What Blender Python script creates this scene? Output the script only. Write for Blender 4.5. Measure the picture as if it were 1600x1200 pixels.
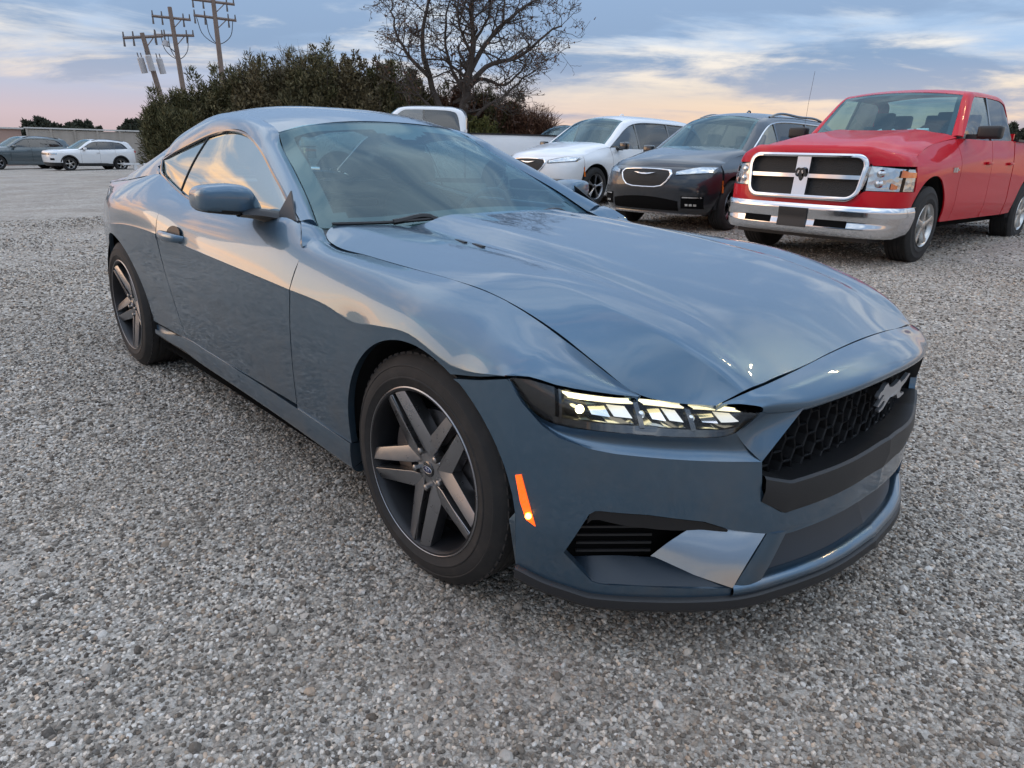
import bpy, bmesh, math, random
import numpy as np
from mathutils import Vector, Matrix

for o in list(bpy.data.objects):
    bpy.data.objects.remove(o)
scene = bpy.context.scene
COL = scene.collection
R = math.radians
rnd = random.Random(7)

# ------------------------------------------------------------------ camera
CAM = np.array([1.4317, -1.9008, 1.1888])
YAW, PITCH, ROLL, FPX = 2.3860, -0.3264, 0.0259, 1075.16
_d = np.array([math.cos(PITCH)*math.cos(YAW), math.cos(PITCH)*math.sin(YAW), math.sin(PITCH)])
_r = np.cross(_d, [0, 0, 1]); _r /= np.linalg.norm(_r)
_u = np.cross(_r, _d)
_r2 = _r*math.cos(ROLL) + _u*math.sin(ROLL)
_u2 = -_r*math.sin(ROLL) + _u*math.cos(ROLL)
cd = bpy.data.cameras.new('camera')
cam = bpy.data.objects.new('camera', cd)
COL.objects.link(cam)
m = Matrix.Identity(4)
for i in range(3):
    m[i][0], m[i][1], m[i][2], m[i][3] = _r2[i], _u2[i], -_d[i], CAM[i]
cam.matrix_world = m
cd.sensor_fit = 'HORIZONTAL'
cd.sensor_width = 36.0
cd.lens = FPX/1600*36.0
cd.clip_start = 0.02
cd.clip_end = 3000
scene.camera = cam

# ------------------------------------------------------------------ sky
SUN_AZ = math.atan2(-0.62, -0.78)      # low in the west, behind the photographer's left shoulder
SUN_EL = R(5.0)
w = bpy.data.worlds.new('World')
scene.world = w
w.use_nodes = True
nt = w.node_tree
nt.nodes.clear()


class NB:
    """small node-graph helper"""
    def __init__(self, nt):
        self.nt = nt

    def node(self, typ, **kw):
        n = self.nt.nodes.new(typ)
        for k, v in kw.items():
            setattr(n, k, v)
        return n

    def link(self, a, b):
        self.nt.links.new(a, b)

    def put(self, sock, v):
        if isinstance(v, bpy.types.NodeSocket):
            self.nt.links.new(v, sock)
        elif v is not None:
            sock.default_value = v

    def math(self, op, a, b=None, c=None, clamp=False):
        n = self.node('ShaderNodeMath', operation=op)
        n.use_clamp = clamp
        for i, v in enumerate((a, b, c)):
            if v is not None:
                self.put(n.inputs[i], v)
        return n.outputs[0]

    def mix(self, f, a, b, blend='MIX'):
        n = self.node('ShaderNodeMix', data_type='RGBA', blend_type=blend)
        self.put(n.inputs[0], f)
        self.put(n.inputs[6], a)
        self.put(n.inputs[7], b)
        return n.outputs[2]

    def ramp(self, f, stops, interp='LINEAR'):
        n = self.node('ShaderNodeValToRGB')
        cr = n.color_ramp
        cr.interpolation = interp
        while len(cr.elements) < len(stops):
            cr.elements.new(0.5)
        for e, (p, c) in zip(cr.elements, stops):
            e.position = p
            e.color = c if len(c) == 4 else (*c, 1)
        self.put(n.inputs[0], f)
        return n.outputs[0]

    def maprange(self, v, a, b, c=0.0, d=1.0, smooth=True):
        n = self.node('ShaderNodeMapRange')
        n.interpolation_type = 'SMOOTHSTEP' if smooth else 'LINEAR'
        n.clamp = True
        self.put(n.inputs[0], v)
        for i, x in enumerate((a, b, c, d)):
            n.inputs[i+1].default_value = x
        return n.outputs[0]

    def noise(self, vec, scale, detail=4, rough=0.5, dist=0.0):
        n = self.node('ShaderNodeTexNoise')
        self.put(n.inputs['Vector'], vec)
        n.inputs['Scale'].default_value = scale
        n.inputs['Detail'].default_value = detail
        n.inputs['Roughness'].default_value = rough
        n.inputs['Distortion'].default_value = dist
        return n.outputs['Fac']

    def voronoi(self, vec, scale, feature='F1', rand=1.0):
        n = self.node('ShaderNodeTexVoronoi', feature=feature)
        self.put(n.inputs['Vector'], vec)
        n.inputs['Scale'].default_value = scale
        n.inputs['Randomness'].default_value = rand
        return n

    def comb(self, x, y, z):
        n = self.node('ShaderNodeCombineXYZ')
        for i, v in enumerate((x, y, z)):
            self.put(n.inputs[i], v)
        return n.outputs[0]


b = NB(nt)
geo = b.node('ShaderNodeNewGeometry')
tc = b.node('ShaderNodeTexCoord')
sep = b.node('ShaderNodeSeparateXYZ')
b.link(tc.outputs['Generated'], sep.inputs[0])
dx, dy, dz = sep.outputs
el = b.math('MAXIMUM', dz, 0.0)
sky = b.node('ShaderNodeTexSky', sky_type='NISHITA')
sky.sun_disc = False
sky.sun_elevation = SUN_EL
sky.sun_rotation = math.pi/2 - SUN_AZ
sky.air_density = 1.0
sky.dust_density = 2.0
sky.ozone_density = 2.0
# nearness (0..1) of a direction's azimuth to the sunset
hl = b.math('SQRT', b.math('ADD', b.math('MULTIPLY', dx, dx), b.math('MULTIPLY', dy, dy)))
hl = b.math('MAXIMUM', hl, 0.001)
ca = b.math('DIVIDE', b.math('ADD', b.math('MULTIPLY', dx, math.cos(SUN_AZ)), b.math('MULTIPLY', dy, math.sin(SUN_AZ))), hl)
west = b.maprange(ca, 0.72, 0.99)
pinkish = b.maprange(ca, -0.30, 0.62)
# clear-air colours by height: peach at the skyline, slate blue above it
clear = b.ramp(el, [(0.0, (.76, .50, .38)), (.030, (.84, .59, .42)), (.064, (.80, .62, .46)), (.086, (.56, .53, .50)), (.105, (.32, .44, .62)), (.40, (.28, .42, .60)), (1.0, (.29, .39, .53))])
clearw = b.ramp(el, [(0.0, (.80, .46, .32)), (.06, (.78, .52, .40)), (.16, (.62, .58, .56)), (.32, (.42, .60, .66)), (.60, (.36, .56, .66)), (1.0, (.28, .42, .60))])
pink = b.ramp(el, [(0.0, (.56, .43, .44)), (.030, (.56, .46, .51)), (.060, (.43, .45, .57)), (.105, (.32, .43, .61)), (.40, (.26, .42, .64)), (1.0, (.24, .38, .58))])
clear = b.mix(pinkish, clear, pink)
clear = b.mix(west, clear, clearw)
# clouds on a plane overhead so that they foreshorten towards the horizon
den = b.math('ADD', el, 0.13)
cx, cy = b.math('DIVIDE', dx, den), b.math('DIVIDE', dy, den)
s1 = b.math('ADD', b.math('MULTIPLY', cx, 0.69), b.math('MULTIPLY', cy, 0.72))
s2 = b.math('SUBTRACT', b.math('MULTIPLY', cy, 0.69), b.math('MULTIPLY', cx, 0.72))
vec = b.comb(b.math('MULTIPLY', s1, 0.62), b.math('MULTIPLY', s2, 0.85), 5.2)
n1 = b.noise(vec, 0.62, 8, 0.54, 0.45)
n2 = b.noise(vec, 2.1, 7, 0.58, 0.4)
n3 = b.noise(b.comb(b.math('MULTIPLY', s1, 0.62), b.math('MULTIPLY', s2, 0.85), 9.7), 1.5, 8, 0.60, 0.5)
cov = b.math('ADD', b.math('MULTIPLY', n1, 0.70), b.math('MULTIPLY', n2, 0.30))
cov = b.math('ADD', cov, b.maprange(el, .020, .095, -.075, .070))
cloud = b.maprange(cov, 0.43, 0.57)
thick = b.maprange(b.math('ADD', b.math('MULTIPLY', cov, .45), b.math('MULTIPLY', n3, .55)), 0.445, 0.565)
lit_hi = b.ramp(el, [(0.0, (.80, .55, .46)), (.08, (.78, .66, .54)), (.16, (.74, .74, .71)), (.35, (.72, .76, .80)), (1.0, (.70, .74, .80))])
lit_w = b.ramp(el, [(0.0, (1.1, .44, .16)), (.20, (1.35, .58, .16)), (.42, (1.2, .68, .30)), (.70, (.80, .74, .72)), (1.0, (.72, .74, .78))])
lit = b.mix(west, lit_hi, lit_w)
shade = b.ramp(el, [(0.0, (.46, .38, .42)), (.06, (.34, .37, .48)), (.12, (.19, .275, .42)), (.4, (.21, .30, .45)), (1.0, (.25, .33, .46))])
shade = b.mix(b.math('MULTIPLY', west, .45), shade, (.42, .34, .34, 1))
ccol = b.mix(thick, lit, shade)
col = b.mix(b.math('MULTIPLY', cloud, 0.90), clear, ccol)
# physical sky adds its own scattering colour
col = b.mix(0.10, col, b.mix(1.0, sky.outputs[0], (.10, .10, .10, 1), 'MULTIPLY'))
# a cloud deck brightens from the skyline to the zenith (CIE overcast rule)
gain = b.math('ADD', 0.68, b.math('MULTIPLY', el, 1.30))
gain = b.math('ADD', gain, b.math('MULTIPLY', west, .35))
gc = b.node('ShaderNodeCombineColor')
for i in range(3):
    b.put(gc.inputs[i], gain)
col = b.mix(1.0, col, gc.outputs[0], 'MULTIPLY')
hz = b.maprange(dz, -0.02, 0.0)
col = b.mix(hz, (.16, .15, .15, 1), col)
bg = b.node('ShaderNodeBackground')
b.put(bg.inputs[0], col)
bg.inputs[1].default_value = 0.92
out = b.node('ShaderNodeOutputWorld')
b.link(bg.outputs[0], out.inputs[0])

# ------------------------------------------------------------------ sun (already at the horizon: weak, warm and very soft)
sd = bpy.data.lights.new('sun', 'SUN')
sd.energy = 0.28
sd.angle = R(35)
sd.color = (1.0, .72, .48)
sun = bpy.data.objects.new('sun', sd)
COL.objects.link(sun)
sdir = Vector((math.cos(SUN_AZ)*math.cos(R(9)), math.sin(SUN_AZ)*math.cos(R(9)), math.sin(R(9))))
sun.rotation_euler = sdir.to_track_quat('Z', 'Y').to_euler()

scene.view_settings.view_transform = 'Standard'
scene.view_settings.look = 'None'
scene.view_settings.exposure = 0.92
scene.view_settings.gamma = 1.0
scene.cycles.max_bounces = 6
scene.cycles.diffuse_bounces = 3
scene.cycles.glossy_bounces = 4
scene.cycles.use_adaptive_sampling = True
scene.cycles.adaptive_threshold = 0.02
scene.cycles.transparent_max_bounces = 16
scene.cycles.caustics_reflective = False
scene.cycles.caustics_refractive = False
scene.cycles.sample_clamp_indirect = 6
scene.render.film_transparent = False


# ------------------------------------------------------------------ materials
MATS = {}


def material(name, color=(.5, .5, .5), rough=.5, metal=0.0, coat=0.0, coat_rough=.03, spec=.5, emis=None, estr=0.0, fn=None):
    if name in MATS:
        return MATS[name]
    mt = bpy.data.materials.new(name)
    mt.use_nodes = True
    nb = NB(mt.node_tree)
    p = mt.node_tree.nodes['Principled BSDF']
    p.inputs['Base Color'].default_value = (*color, 1)
    p.inputs['Roughness'].default_value = rough
    p.inputs['Metallic'].default_value = metal
    p.inputs['Coat Weight'].default_value = coat
    p.inputs['Coat Roughness'].default_value = coat_rough
    p.inputs['Specular IOR Level'].default_value = spec
    if emis:
        p.inputs['Emission Color'].default_value = (*emis, 1)
        p.inputs['Emission Strength'].default_value = estr
    if fn:
        fn(nb, p)
    MATS[name] = mt
    return mt


def objcoord(nb):
    return nb.node('ShaderNodeTexCoord').outputs['Object']


def bump(nb, p, h, strength=.3, dist=.01, coat=False):
    n = nb.node('ShaderNodeBump')
    n.inputs['Strength'].default_value = strength
    n.inputs['Distance'].default_value = dist
    nb.put(n.inputs['Height'], h)
    nb.link(n.outputs[0], p.inputs['Normal'])
    return n


def glassmat(name, tint=(.8, .9, .9), fac=.08, rough=.0, tintrefl=(1, 1, 1)):
    """thin automotive glass: tinted straight-through light plus Fresnel reflection"""
    if name in MATS:
        return MATS[name]
    mt = bpy.data.materials.new(name)
    mt.use_nodes = True
    t = mt.node_tree
    t.nodes.clear()
    nb = NB(t)
    tr = nb.node('ShaderNodeBsdfTransparent')
    tr.inputs[0].default_value = (*tint, 1)
    gl = nb.node('ShaderNodeBsdfGlossy')
    gl.inputs['Roughness'].default_value = rough
    gl.inputs[0].default_value = (*tintrefl, 1)
    g_ = nb.node('ShaderNodeNewGeometry')
    dt = nb.node('ShaderNodeVectorMath', operation='DOT_PRODUCT')
    nb.link(g_.outputs['Incoming'], dt.inputs[0])
    nb.link(g_.outputs['Normal'], dt.inputs[1])
    # Schlick reflectance of a pane (two faces), the same from either side
    f5 = nb.math('POWER', nb.math('SUBTRACT', 1.0, nb.math('ABSOLUTE', dt.outputs['Value'])), 5.0)
    f = nb.math('ADD', nb.math('MULTIPLY', f5, .92-fac), fac, clamp=True)
    mx = nb.node('ShaderNodeMixShader')
    nb.put(mx.inputs[0], f)
    nb.link(tr.outputs[0], mx.inputs[1])
    nb.link(gl.outputs[0], mx.inputs[2])
    o = nb.node('ShaderNodeOutputMaterial')
    nb.link(mx.outputs[0], o.inputs[0])
    MATS[name] = mt
    return mt


def paint(name, color, metal=.35, rough=.38, flake=True, dust=.5, coat=1.0, spec=.3):
    def fn(nb, p):
        oc = objcoord(nb)
        # road dust: low on the panels and in thin streaks
        d = nb.noise(oc, 5.0, 6, .6)
        d2 = nb.noise(oc, 38.0, 3, .6)
        sp = nb.node('ShaderNodeSeparateXYZ')
        nb.link(oc, sp.inputs[0])
        low = nb.maprange(sp.outputs[2], .15, .75, 1.0, .15)
        f = nb.math('MULTIPLY', nb.math('MULTIPLY', nb.maprange(d, .42, .72), low), dust)
        f = nb.math('MULTIPLY', f, nb.math('ADD', nb.math('MULTIPLY', d2, .8), .3))
        cc = nb.mix(f, (*color, 1), (.20, .17, .14, 1))
        nb.put(p.inputs['Base Color'], cc)
        nb.put(p.inputs['Coat Roughness'], nb.math('ADD', nb.math('MULTIPLY', f, .5), .02))
        if flake:
            v = nb.voronoi(oc, 1400.0)
            r = nb.math('ADD', nb.math('MULTIPLY', v.outputs['Distance'], .14), rough-.06)
            nb.put(p.inputs['Roughness'], r)
    return material(name, color, rough, metal, coat, .02, spec, fn=fn)


M_BLUE = paint('blue_grey_paint', (.072, .130, .190), .80, .34)
M_BLACKTRIM = material('black_plastic', (.013, .013, .014), .45, fn=lambda nb, p: bump(nb, p, nb.noise(objcoord(nb), 900, 2), .12, .001))
M_GLOSSBLACK = material('gloss_black', (.008, .008, .009), .12, coat=1)
M_CAVITY = material('cavity_black', (.004, .004, .004), .9, spec=.1)
M_LINER = material('wheel_liner', (.010, .010, .010), .9)


def _tyre(nb, p):
    oc = objcoord(nb)
    n = nb.noise(oc, 14, 5, .6)
    c = nb.mix(nb.maprange(n, .45, .75), (.013, .012, .0115, 1), (.026, .022, .020, 1))
    nb.put(p.inputs['Base Color'], c)


M_TYRE = material('tyre_rubber', (.02, .018, .017), .78, fn=_tyre)


def _rim(nb, p):
    oc = objcoord(nb)
    n = nb.noise(oc, 30, 5, .6)
    nb.put(p.inputs['Roughness'], nb.math('ADD', nb.math('MULTIPLY', n, .25), .18))


M_RIM = material('dark_alloy', (.30, .30, .31), .28, .95, .3, .1, fn=_rim)
M_RIMDARK = material('rim_pocket_black', (.016, .016, .018), .4, .3)
M_STEEL = material('bare_steel', (.32, .31, .30), .38, 1.0)
M_CHROME = material('chrome', (.72, .72, .73), .10, 1.0, fn=lambda nb, p: bump(nb, p, nb.noise(objcoord(nb), 3.0, 3), .04, .02))
M_DISC = material('brake_disc', (.14, .13, .13), .45, .9)
M_GLASS_WS = glassmat('windshield_glass', (.52, .77, .79), .085, tintrefl=(.72, .93, 1.0))
M_GLASS_SIDE = glassmat('side_glass', (.20, .26, .26), .42, tintrefl=(.90, 1.0, .98))
M_GLASS_DARK = glassmat('privacy_glass', (.10, .11, .12), .09)
M_GLASS_CLEAR = glassmat('lens_clear', (.93, .94, .94), .02)
M_FRIT = material('frit_black', (.012, .013, .014), .35)
M_INT = material('interior_black', (.022, .023, .025), .7)
M_INTGREY = material('interior_grey', (.12, .12, .12), .75)
M_SEAT = material('seat_cloth', (.035, .036, .038), .85)
M_LED = material('led_white', (.9, .9, .85), .3, emis=(1.0, .86, .46), estr=.62)
M_LEDSOFT = material('led_optic', (.8, .8, .78), .25, emis=(1.0, .92, .74), estr=.16)
M_LEDHOT = material('led_hot', (1, 1, .9), .3, emis=(1.0, .86, .45), estr=14.0)
M_LEDREF = material('lamp_reflector', (.80, .80, .78), .12, 1.0)
M_AMBER = material('amber_lens', (.75, .12, .01), .25, emis=(1.0, .10, .004), estr=.75, coat=1)
M_AMBERHOT = material('amber_bulb', (1, .5, .1), .3, emis=(1.0, .24, .02), estr=22.0)
M_AMBERDULL = material('amber_reflector', (.75, .17, .02), .2, coat=1)
M_REDLENS = material('red_lens', (.45, .012, .015), .15, coat=1)
M_WHITE = paint('white_paint', (.74, .74, .74), 0.0, .35, False, .2)
M_EMBLEM = material('emblem_satin', (.52, .53, .55), .32, .9)
M_WHITEPAPER = material('white_paper', (.8, .8, .8), .7)


# ------------------------------------------------------------------ geometry helpers
def spl(X, Y):
    """cubic Hermite through (X, Y) with finite-difference slopes; Y may be (n,k)"""
    X = np.asarray(X, float)
    Y = np.asarray(Y, float)
    if X[0] > X[-1]:
        X, Y = X[::-1], Y[::-1]
    h = np.diff(X)
    sl = (np.diff(Y, axis=0).T/h).T
    T = np.empty_like(Y)
    T[0], T[-1] = sl[0], sl[-1]
    for i in range(1, len(X)-1):
        T[i] = (sl[i-1]*h[i]+sl[i]*h[i-1])/(h[i]+h[i-1])

    def f(x):
        x = np.clip(np.asarray(x, float), X[0], X[-1])
        i = np.clip(np.searchsorted(X, x)-1, 0, len(X)-2)
        hh = h[i]
        t = (x-X[i])/hh
        if Y.ndim > 1:
            t = np.expand_dims(t, -1)
            hh = np.expand_dims(hh, -1)
        return ((2*t**3-3*t**2+1)*Y[i]+(t**3-2*t**2+t)*hh*T[i]+(-2*t**3+3*t**2)*Y[i+1]+(t**3-t**2)*hh*T[i+1])
    return f


def lin(X, Y):
    X = np.asarray(X, float)
    Y = np.asarray(Y, float)
    if X[0] > X[-1]:
        X, Y = X[::-1], Y[::-1]
    if Y.ndim == 1:
        return lambda x: np.interp(x, X, Y)
    return lambda x: np.stack([np.interp(x, X, Y[:, k]) for k in range(Y.shape[1])], -1)


def curve(pts, n, linear=False):
    pts = np.asarray(pts, float)
    s = np.concatenate([[0], np.cumsum(np.linalg.norm(np.diff(pts, axis=0), axis=1))])
    f = lin(s, pts) if linear else spl(s, pts)
    q = f(np.linspace(0, s[-1], max(200, 3*n)))
    s2 = np.concatenate([[0], np.cumsum(np.linalg.norm(np.diff(q, axis=0), axis=1))])
    return lin(s2, q)(np.linspace(0, s2[-1], n))


def loft(rows, n, m, linear=False, rowlinear=False):
    """rows: list of curves (each a list of 3-D points) -> (m,n,3) grid"""
    C = np.stack([curve(r, n, rowlinear) for r in rows])
    s = np.concatenate([[0], np.cumsum(np.linalg.norm(np.diff(C, axis=0), axis=2).mean(1))])
    f = lin(s, C.reshape(len(rows), -1)) if linear or len(rows) == 2 else spl(s, C.reshape(len(rows), -1))
    return f(np.linspace(0, s[-1], m)).reshape(m, n, 3)


def ry(pts):
    """(x, half-width, z) -> right-hand side of the car (y negative)"""
    return [(p[0], -p[1], p[2]) for p in pts]


def link(name, me, mat, parent=None, smooth=True, sharp=40):
    if isinstance(mat, (list, tuple)):
        for k in mat:
            me.materials.append(k)
    elif mat:
        me.materials.append(mat)
    if smooth:
        me.polygons.foreach_set('use_smooth', [True]*len(me.polygons))
        if sharp:
            me.set_sharp_from_angle(angle=R(sharp))
    o = bpy.data.objects.new(name, me)
    COL.objects.link(o)
    if parent:
        o.parent = parent
    return o


def mesh(name, verts, faces, mat, parent=None, smooth=True, sharp=40):
    me = bpy.data.meshes.new(name)
    me.from_pydata([tuple(map(float, v)) for v in verts], [], [tuple(map(int, f)) for f in faces])
    me.update()
    return link(name, me, mat, parent, smooth, sharp)


def gridnormals(G):
    du = np.gradient(G, axis=1)
    dv = np.gradient(G, axis=0)
    N = np.cross(du, dv)
    return N/(np.linalg.norm(N, axis=2, keepdims=True)+1e-12)


def gridmesh(G, flange=0.0, center=None, thick=0.0):
    """grid -> verts, faces; flange turns the four edges inwards"""
    G = np.asarray(G, float)
    m_, n_ = G.shape[:2]
    V = G.reshape(-1, 3)
    idx = np.arange(m_*n_).reshape(m_, n_)
    F = np.stack([idx[:-1, :-1], idx[:-1, 1:], idx[1:, 1:], idx[1:, :-1]], -1).reshape(-1, 4)
    N = gridnormals(G)
    if center is None:
        center = np.stack([G[..., 0], 0*G[..., 0], 0*G[..., 0]+.5], -1)
    sgn = 1.0 if np.mean(np.sum(N*(G-center), axis=2)) > 0 else -1.0
    if sgn < 0:
        F = F[:, ::-1]
    N = N*sgn
    if flange:
        ring = list(idx[0, :]) + list(idx[1:, -1]) + list(idx[-1, -2::-1]) + list(idx[-2:0:-1, 0])
        NN = N.reshape(-1, 3)
        V2 = np.array([V[i]-NN[i]*flange for i in ring])
        k0 = len(V)
        V = np.concatenate([V, V2])
        L = len(ring)
        ff = [(ring[i], ring[(i+1) % L], k0+(i+1) % L, k0+i) for i in range(L)]
        if sgn > 0:
            ff = [f[::-1] for f in ff]
        F = np.concatenate([F, np.array(ff)])
    return V, F


def both(name, V, F, mat, parent, label=None, **kw):
    """a right-hand part and its mirror on the left"""
    a = mesh(name, V, F, mat, parent, **kw)
    V2 = np.array(V, float)*np.array([1, -1, 1])
    c = mesh(name, V2, [tuple(f)[::-1] for f in F], mat, parent, **kw)
    return a, c


def join(parts):
    """[(V,F)...] -> one V,F"""
    VV, FF, k = [], [], 0
    for V, F in parts:
        VV.append(np.asarray(V, float))
        FF += [tuple(int(i)+k for i in f) for f in F]
        k += len(V)
    return np.concatenate(VV), FF


def box(c, s, rot=None):
    c, s = np.asarray(c, float), np.asarray(s, float)/2
    V = np.array([(x, y, z) for x in (-1, 1) for y in (-1, 1) for z in (-1, 1)], float)*s
    if rot is not None:
        V = V @ np.asarray(rot).T
    V = V+c
    F = [(0, 1, 3, 2), (4, 6, 7, 5), (0, 4, 5, 1), (2, 3, 7, 6), (0, 2, 6, 4), (1, 5, 7, 3)]
    return V, F


def tube(pts, rad, seg=8, caps=True):
    """tube along a polyline; rad scalar or per point"""
    P = np.asarray(pts, float)
    n = len(P)
    rad = np.broadcast_to(np.asarray(rad, float), (n,))
    T = np.gradient(P, axis=0)
    T /= np.linalg.norm(T, axis=1, keepdims=True)+1e-12
    up = np.array([0, 0, 1.0]) if abs(T[0][2]) < .9 else np.array([1.0, 0, 0])
    V = []
    a = np.cross(T[0], up)
    a /= np.linalg.norm(a)
    for i in range(n):
        a = a-T[i]*np.dot(a, T[i])
        a /= np.linalg.norm(a)+1e-12
        c = np.cross(T[i], a)
        for k in range(seg):
            t = 2*math.pi*k/seg
            V.append(P[i]+rad[i]*(a*math.cos(t)+c*math.sin(t)))
    F = []
    for i in range(n-1):
        for k in range(seg):
            k2 = (k+1) % seg
            F.append((i*seg+k, i*seg+k2, (i+1)*seg+k2, (i+1)*seg+k))
    if caps:
        F.append(tuple(range(seg))[::-1])
        F.append(tuple((n-1)*seg+k for k in range(seg)))
    return np.array(V), F


def revolve(profile, seg, closed=False):
    """profile [(d, r)], axis along -y (outward); returns V,F. point = (r cos, -d, r sin)"""
    n = len(profile)
    V = []
    for k in range(seg):
        t = 2*math.pi*k/seg
        for d, r in profile:
            V.append((r*math.cos(t), -d, r*math.sin(t)))
    F = []
    for k in range(seg):
        k2 = (k+1) % seg
        for i in range(n if closed else n-1):
            j = (i+1) % n
            F.append((k*n+i, k*n+j, k2*n+j, k2*n+i))
    return np.array(V), F


def extrude_poly(poly, h, plane='xz', off=0.0):
    """2-D outline -> prism; plane maps (a,b,h)"""
    n = len(poly)

    def mp(a, b_, c):
        return {'xz': (a, c, b_), 'xy': (a, b_, c), 'yz': (c, a, b_)}[plane]
    V = [mp(a, b_, off) for a, b_ in poly]+[mp(a, b_, off+h) for a, b_ in poly]
    F = [tuple(range(n))[::-1], tuple(range(n, 2*n))]
    F += [(i, (i+1) % n, n+(i+1) % n, n+i) for i in range(n)]
    return np.array(V, float), F


def xf(V, M=None, loc=(0, 0, 0), scale=1.0):
    V = np.asarray(V, float)*scale
    if M is not None:
        V = V @ np.asarray(M, float).T
    return V+np.asarray(loc, float)


def rotz(a):
    c, s = math.cos(a), math.sin(a)
    return np.array([[c, -s, 0], [s, c, 0], [0, 0, 1]])


def roty(a):
    c, s = math.cos(a), math.sin(a)
    return np.array([[c, 0, s], [0, 1, 0], [-s, 0, c]])


def rotx(a):
    c, s = math.cos(a), math.sin(a)
    return np.array([[1, 0, 0], [0, c, -s], [0, s, c]])


def thing(name, label, cat, loc=(0, 0, 0), rz=0.0, group=None):
    o = bpy.data.objects.new(name, None)
    o.empty_display_size = .2
    COL.objects.link(o)
    o.location = loc
    o.rotation_euler = (0, 0, rz)
    tag(o, label, cat, group)
    return o


def tag(o, label=None, cat=None, group=None, kind=None):
    if label:
        o['label'] = label
    if cat:
        o['category'] = cat
    if group:
        o['group'] = group
    if kind:
        o['kind'] = kind
    return o


def bevel(o, w, seg=2, angle=35):
    bm = bmesh.new()
    bm.from_mesh(o.data)
    es = [e for e in bm.edges if e.is_manifold and e.calc_face_angle(0) > R(angle)]
    bmesh.ops.bevel(bm, geom=es, offset=w, segments=seg, profile=.6, affect='EDGES', clamp_overlap=True)
    bm.to_mesh(o.data)
    bm.free()
    o.data.polygons.foreach_set('use_smooth', [True]*len(o.data.polygons))
    o.data.set_sharp_from_angle(angle=R(50))
    return o

# ================================================================== blue coupe
car = thing('sports_coupe', 'blue grey two-door fastback coupe with lit headlight, nearest in the foreground', 'car')
X = [.56, .50, .45, .40, .20, 0, -.15, -.28, -.45, -.70, -.83, -1.1, -1.5, -1.83, -2.1, -2.4, -2.72, -3.0, -3.3, -3.52]
ROWS = {
    'C': ([.64, .77, .85, .885, .90, .905, .905, .90, .895, .888, .886, .885, .884, .884, .884, .888, .895, .86, .80, .74], [.30]*20),
    'E': ([.64, .772, .853, .89, .921, .921, .919, .914, .908, .902, .90, .90, .899, .898, .898, .903, .915, .875, .82, .76], [.45]*20),
    'F': ([.642, .773, .855, .892, .926, .926, .925, .921, .917, .914, .913, .913, .912, .912, .916, .922, .926, .885, .83, .77], [.60, .62, .63, .63, .62, .62, .62, .60, .61, .62, .62, .62, .62, .62, .62, .62, .62, .62, .62, .62]),
    'G': ([.642, .773, .854, .891, .925, .927, .926, .918, .914, .914, .913, .913, .914, .917, .926, .932, .928, .886, .826, .765], [.652, .678, .699, .710, .705, .748, .738, .722, .742, .752, .757, .766, .780, .792, .805, .805, .785, .768, .745, .735]),
    'H': ([.645, .752, .836, .870, .900, .905, .904, .899, .892, .887, .884, .886, .889, .894, .908, .916, .908, .866, .806, .75], [.654, .690, .716, .731, .752, .787, .790, .790, .800, .820, .835, .842, .850, .864, .890, .900, .892, .872, .845, .835]),
    'I': ([.648, .725, .797, .828, .862, .868, .866, .862, .858, .848, .842, .846, .848, .846, .848, .842, .828, .808, .765, .72], [.655, .694, .729, .749, .788, .822, .830, .835, .846, .875, .902, .902, .905, .917, .946, .972, .966, .940, .916, .906]),
    'J': ([.650, .701, .746, .770, .815, .82, .82, .82, .815, .800, .795, .796, .795, .791, .770, .742, .752, .742, .722, .70], [.655, .691, .727, .751, .811, .845, .852, .857, .866, .893, .942, .938, .940, .946, .982, 1.034, 1.006, .980, .958, .944]),
    'K': ([.653, .677, .694, .709, .747, .760, .760, .759, .755, .747, .730, .72, .70, .70, .69, .68, .70, .70, .70, .70], [.654, .684, .713, .742, .827, .856, .860, .862, .867, .876, .925, .95, .96, .96, 1.0, 1.05, 1.02, 1.0, .98, .96]),
}
_g = ROWS['G']
ROWS = {k: v for k, v in list(ROWS.items())[:3]} | {'G2': ([a+.0015 if x_ < .3 else a for x_, a in zip(X, _g[0])], [z_-.022 if x_ < .3 else z_-.003 for x_, z_ in zip(X, _g[1])])} | {k: v for k, v in list(ROWS.items())[3:]}
RN = list(ROWS)
RF = [(spl(X, ROWS[k][0]), spl(X, ROWS[k][1])) for k in RN]


def side_section(x):
    return np.array([(float(f[0](x)), float(f[1](x))) for f in RF])


def side_pts(x, ts):
    """x scalar or array like ts"""
    ts = np.asarray(ts, float)
    x = np.broadcast_to(np.asarray(x, float), ts.shape)
    outp = []
    for xi, t in zip(x, ts):
        sc = side_section(xi)
        outp.append((xi, *spl(np.arange(len(RN)), sc)(t)))
    return np.array(outp)


def t_at_z(x, z, tmax=7.0):
    sc = side_section(x)
    tt = np.linspace(0, tmax, 240)
    zz = spl(np.arange(len(RN)), sc)(tt)[:, 1]
    i = np.argmax(zz >= z)
    if zz[0] >= z:
        return 0.0
    if zz.max() < z:
        return tmax
    a, c = zz[i-1], zz[i]
    return tt[i-1]+(z-a)/(c-a+1e-9)*(tt[i]-tt[i-1])


def column(x0, zlow, ttop, n, shear=None):
    """one column of a side panel: from height zlow to row ttop; shear(z) shifts x with height"""
    def xs_of(t):
        if shear is None:
            return x0
        z = side_pts(x0, [t])[0][2]
        return x0+shear(z)
    tl = t_at_z(xs_of(0) if shear else x0, zlow)
    for _ in range(2):
        tl = t_at_z(xs_of(tl), zlow)
    ts = np.linspace(tl, ttop, n)
    xx = np.array([xs_of(t) for t in ts])
    return side_pts(xx, ts)


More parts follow.
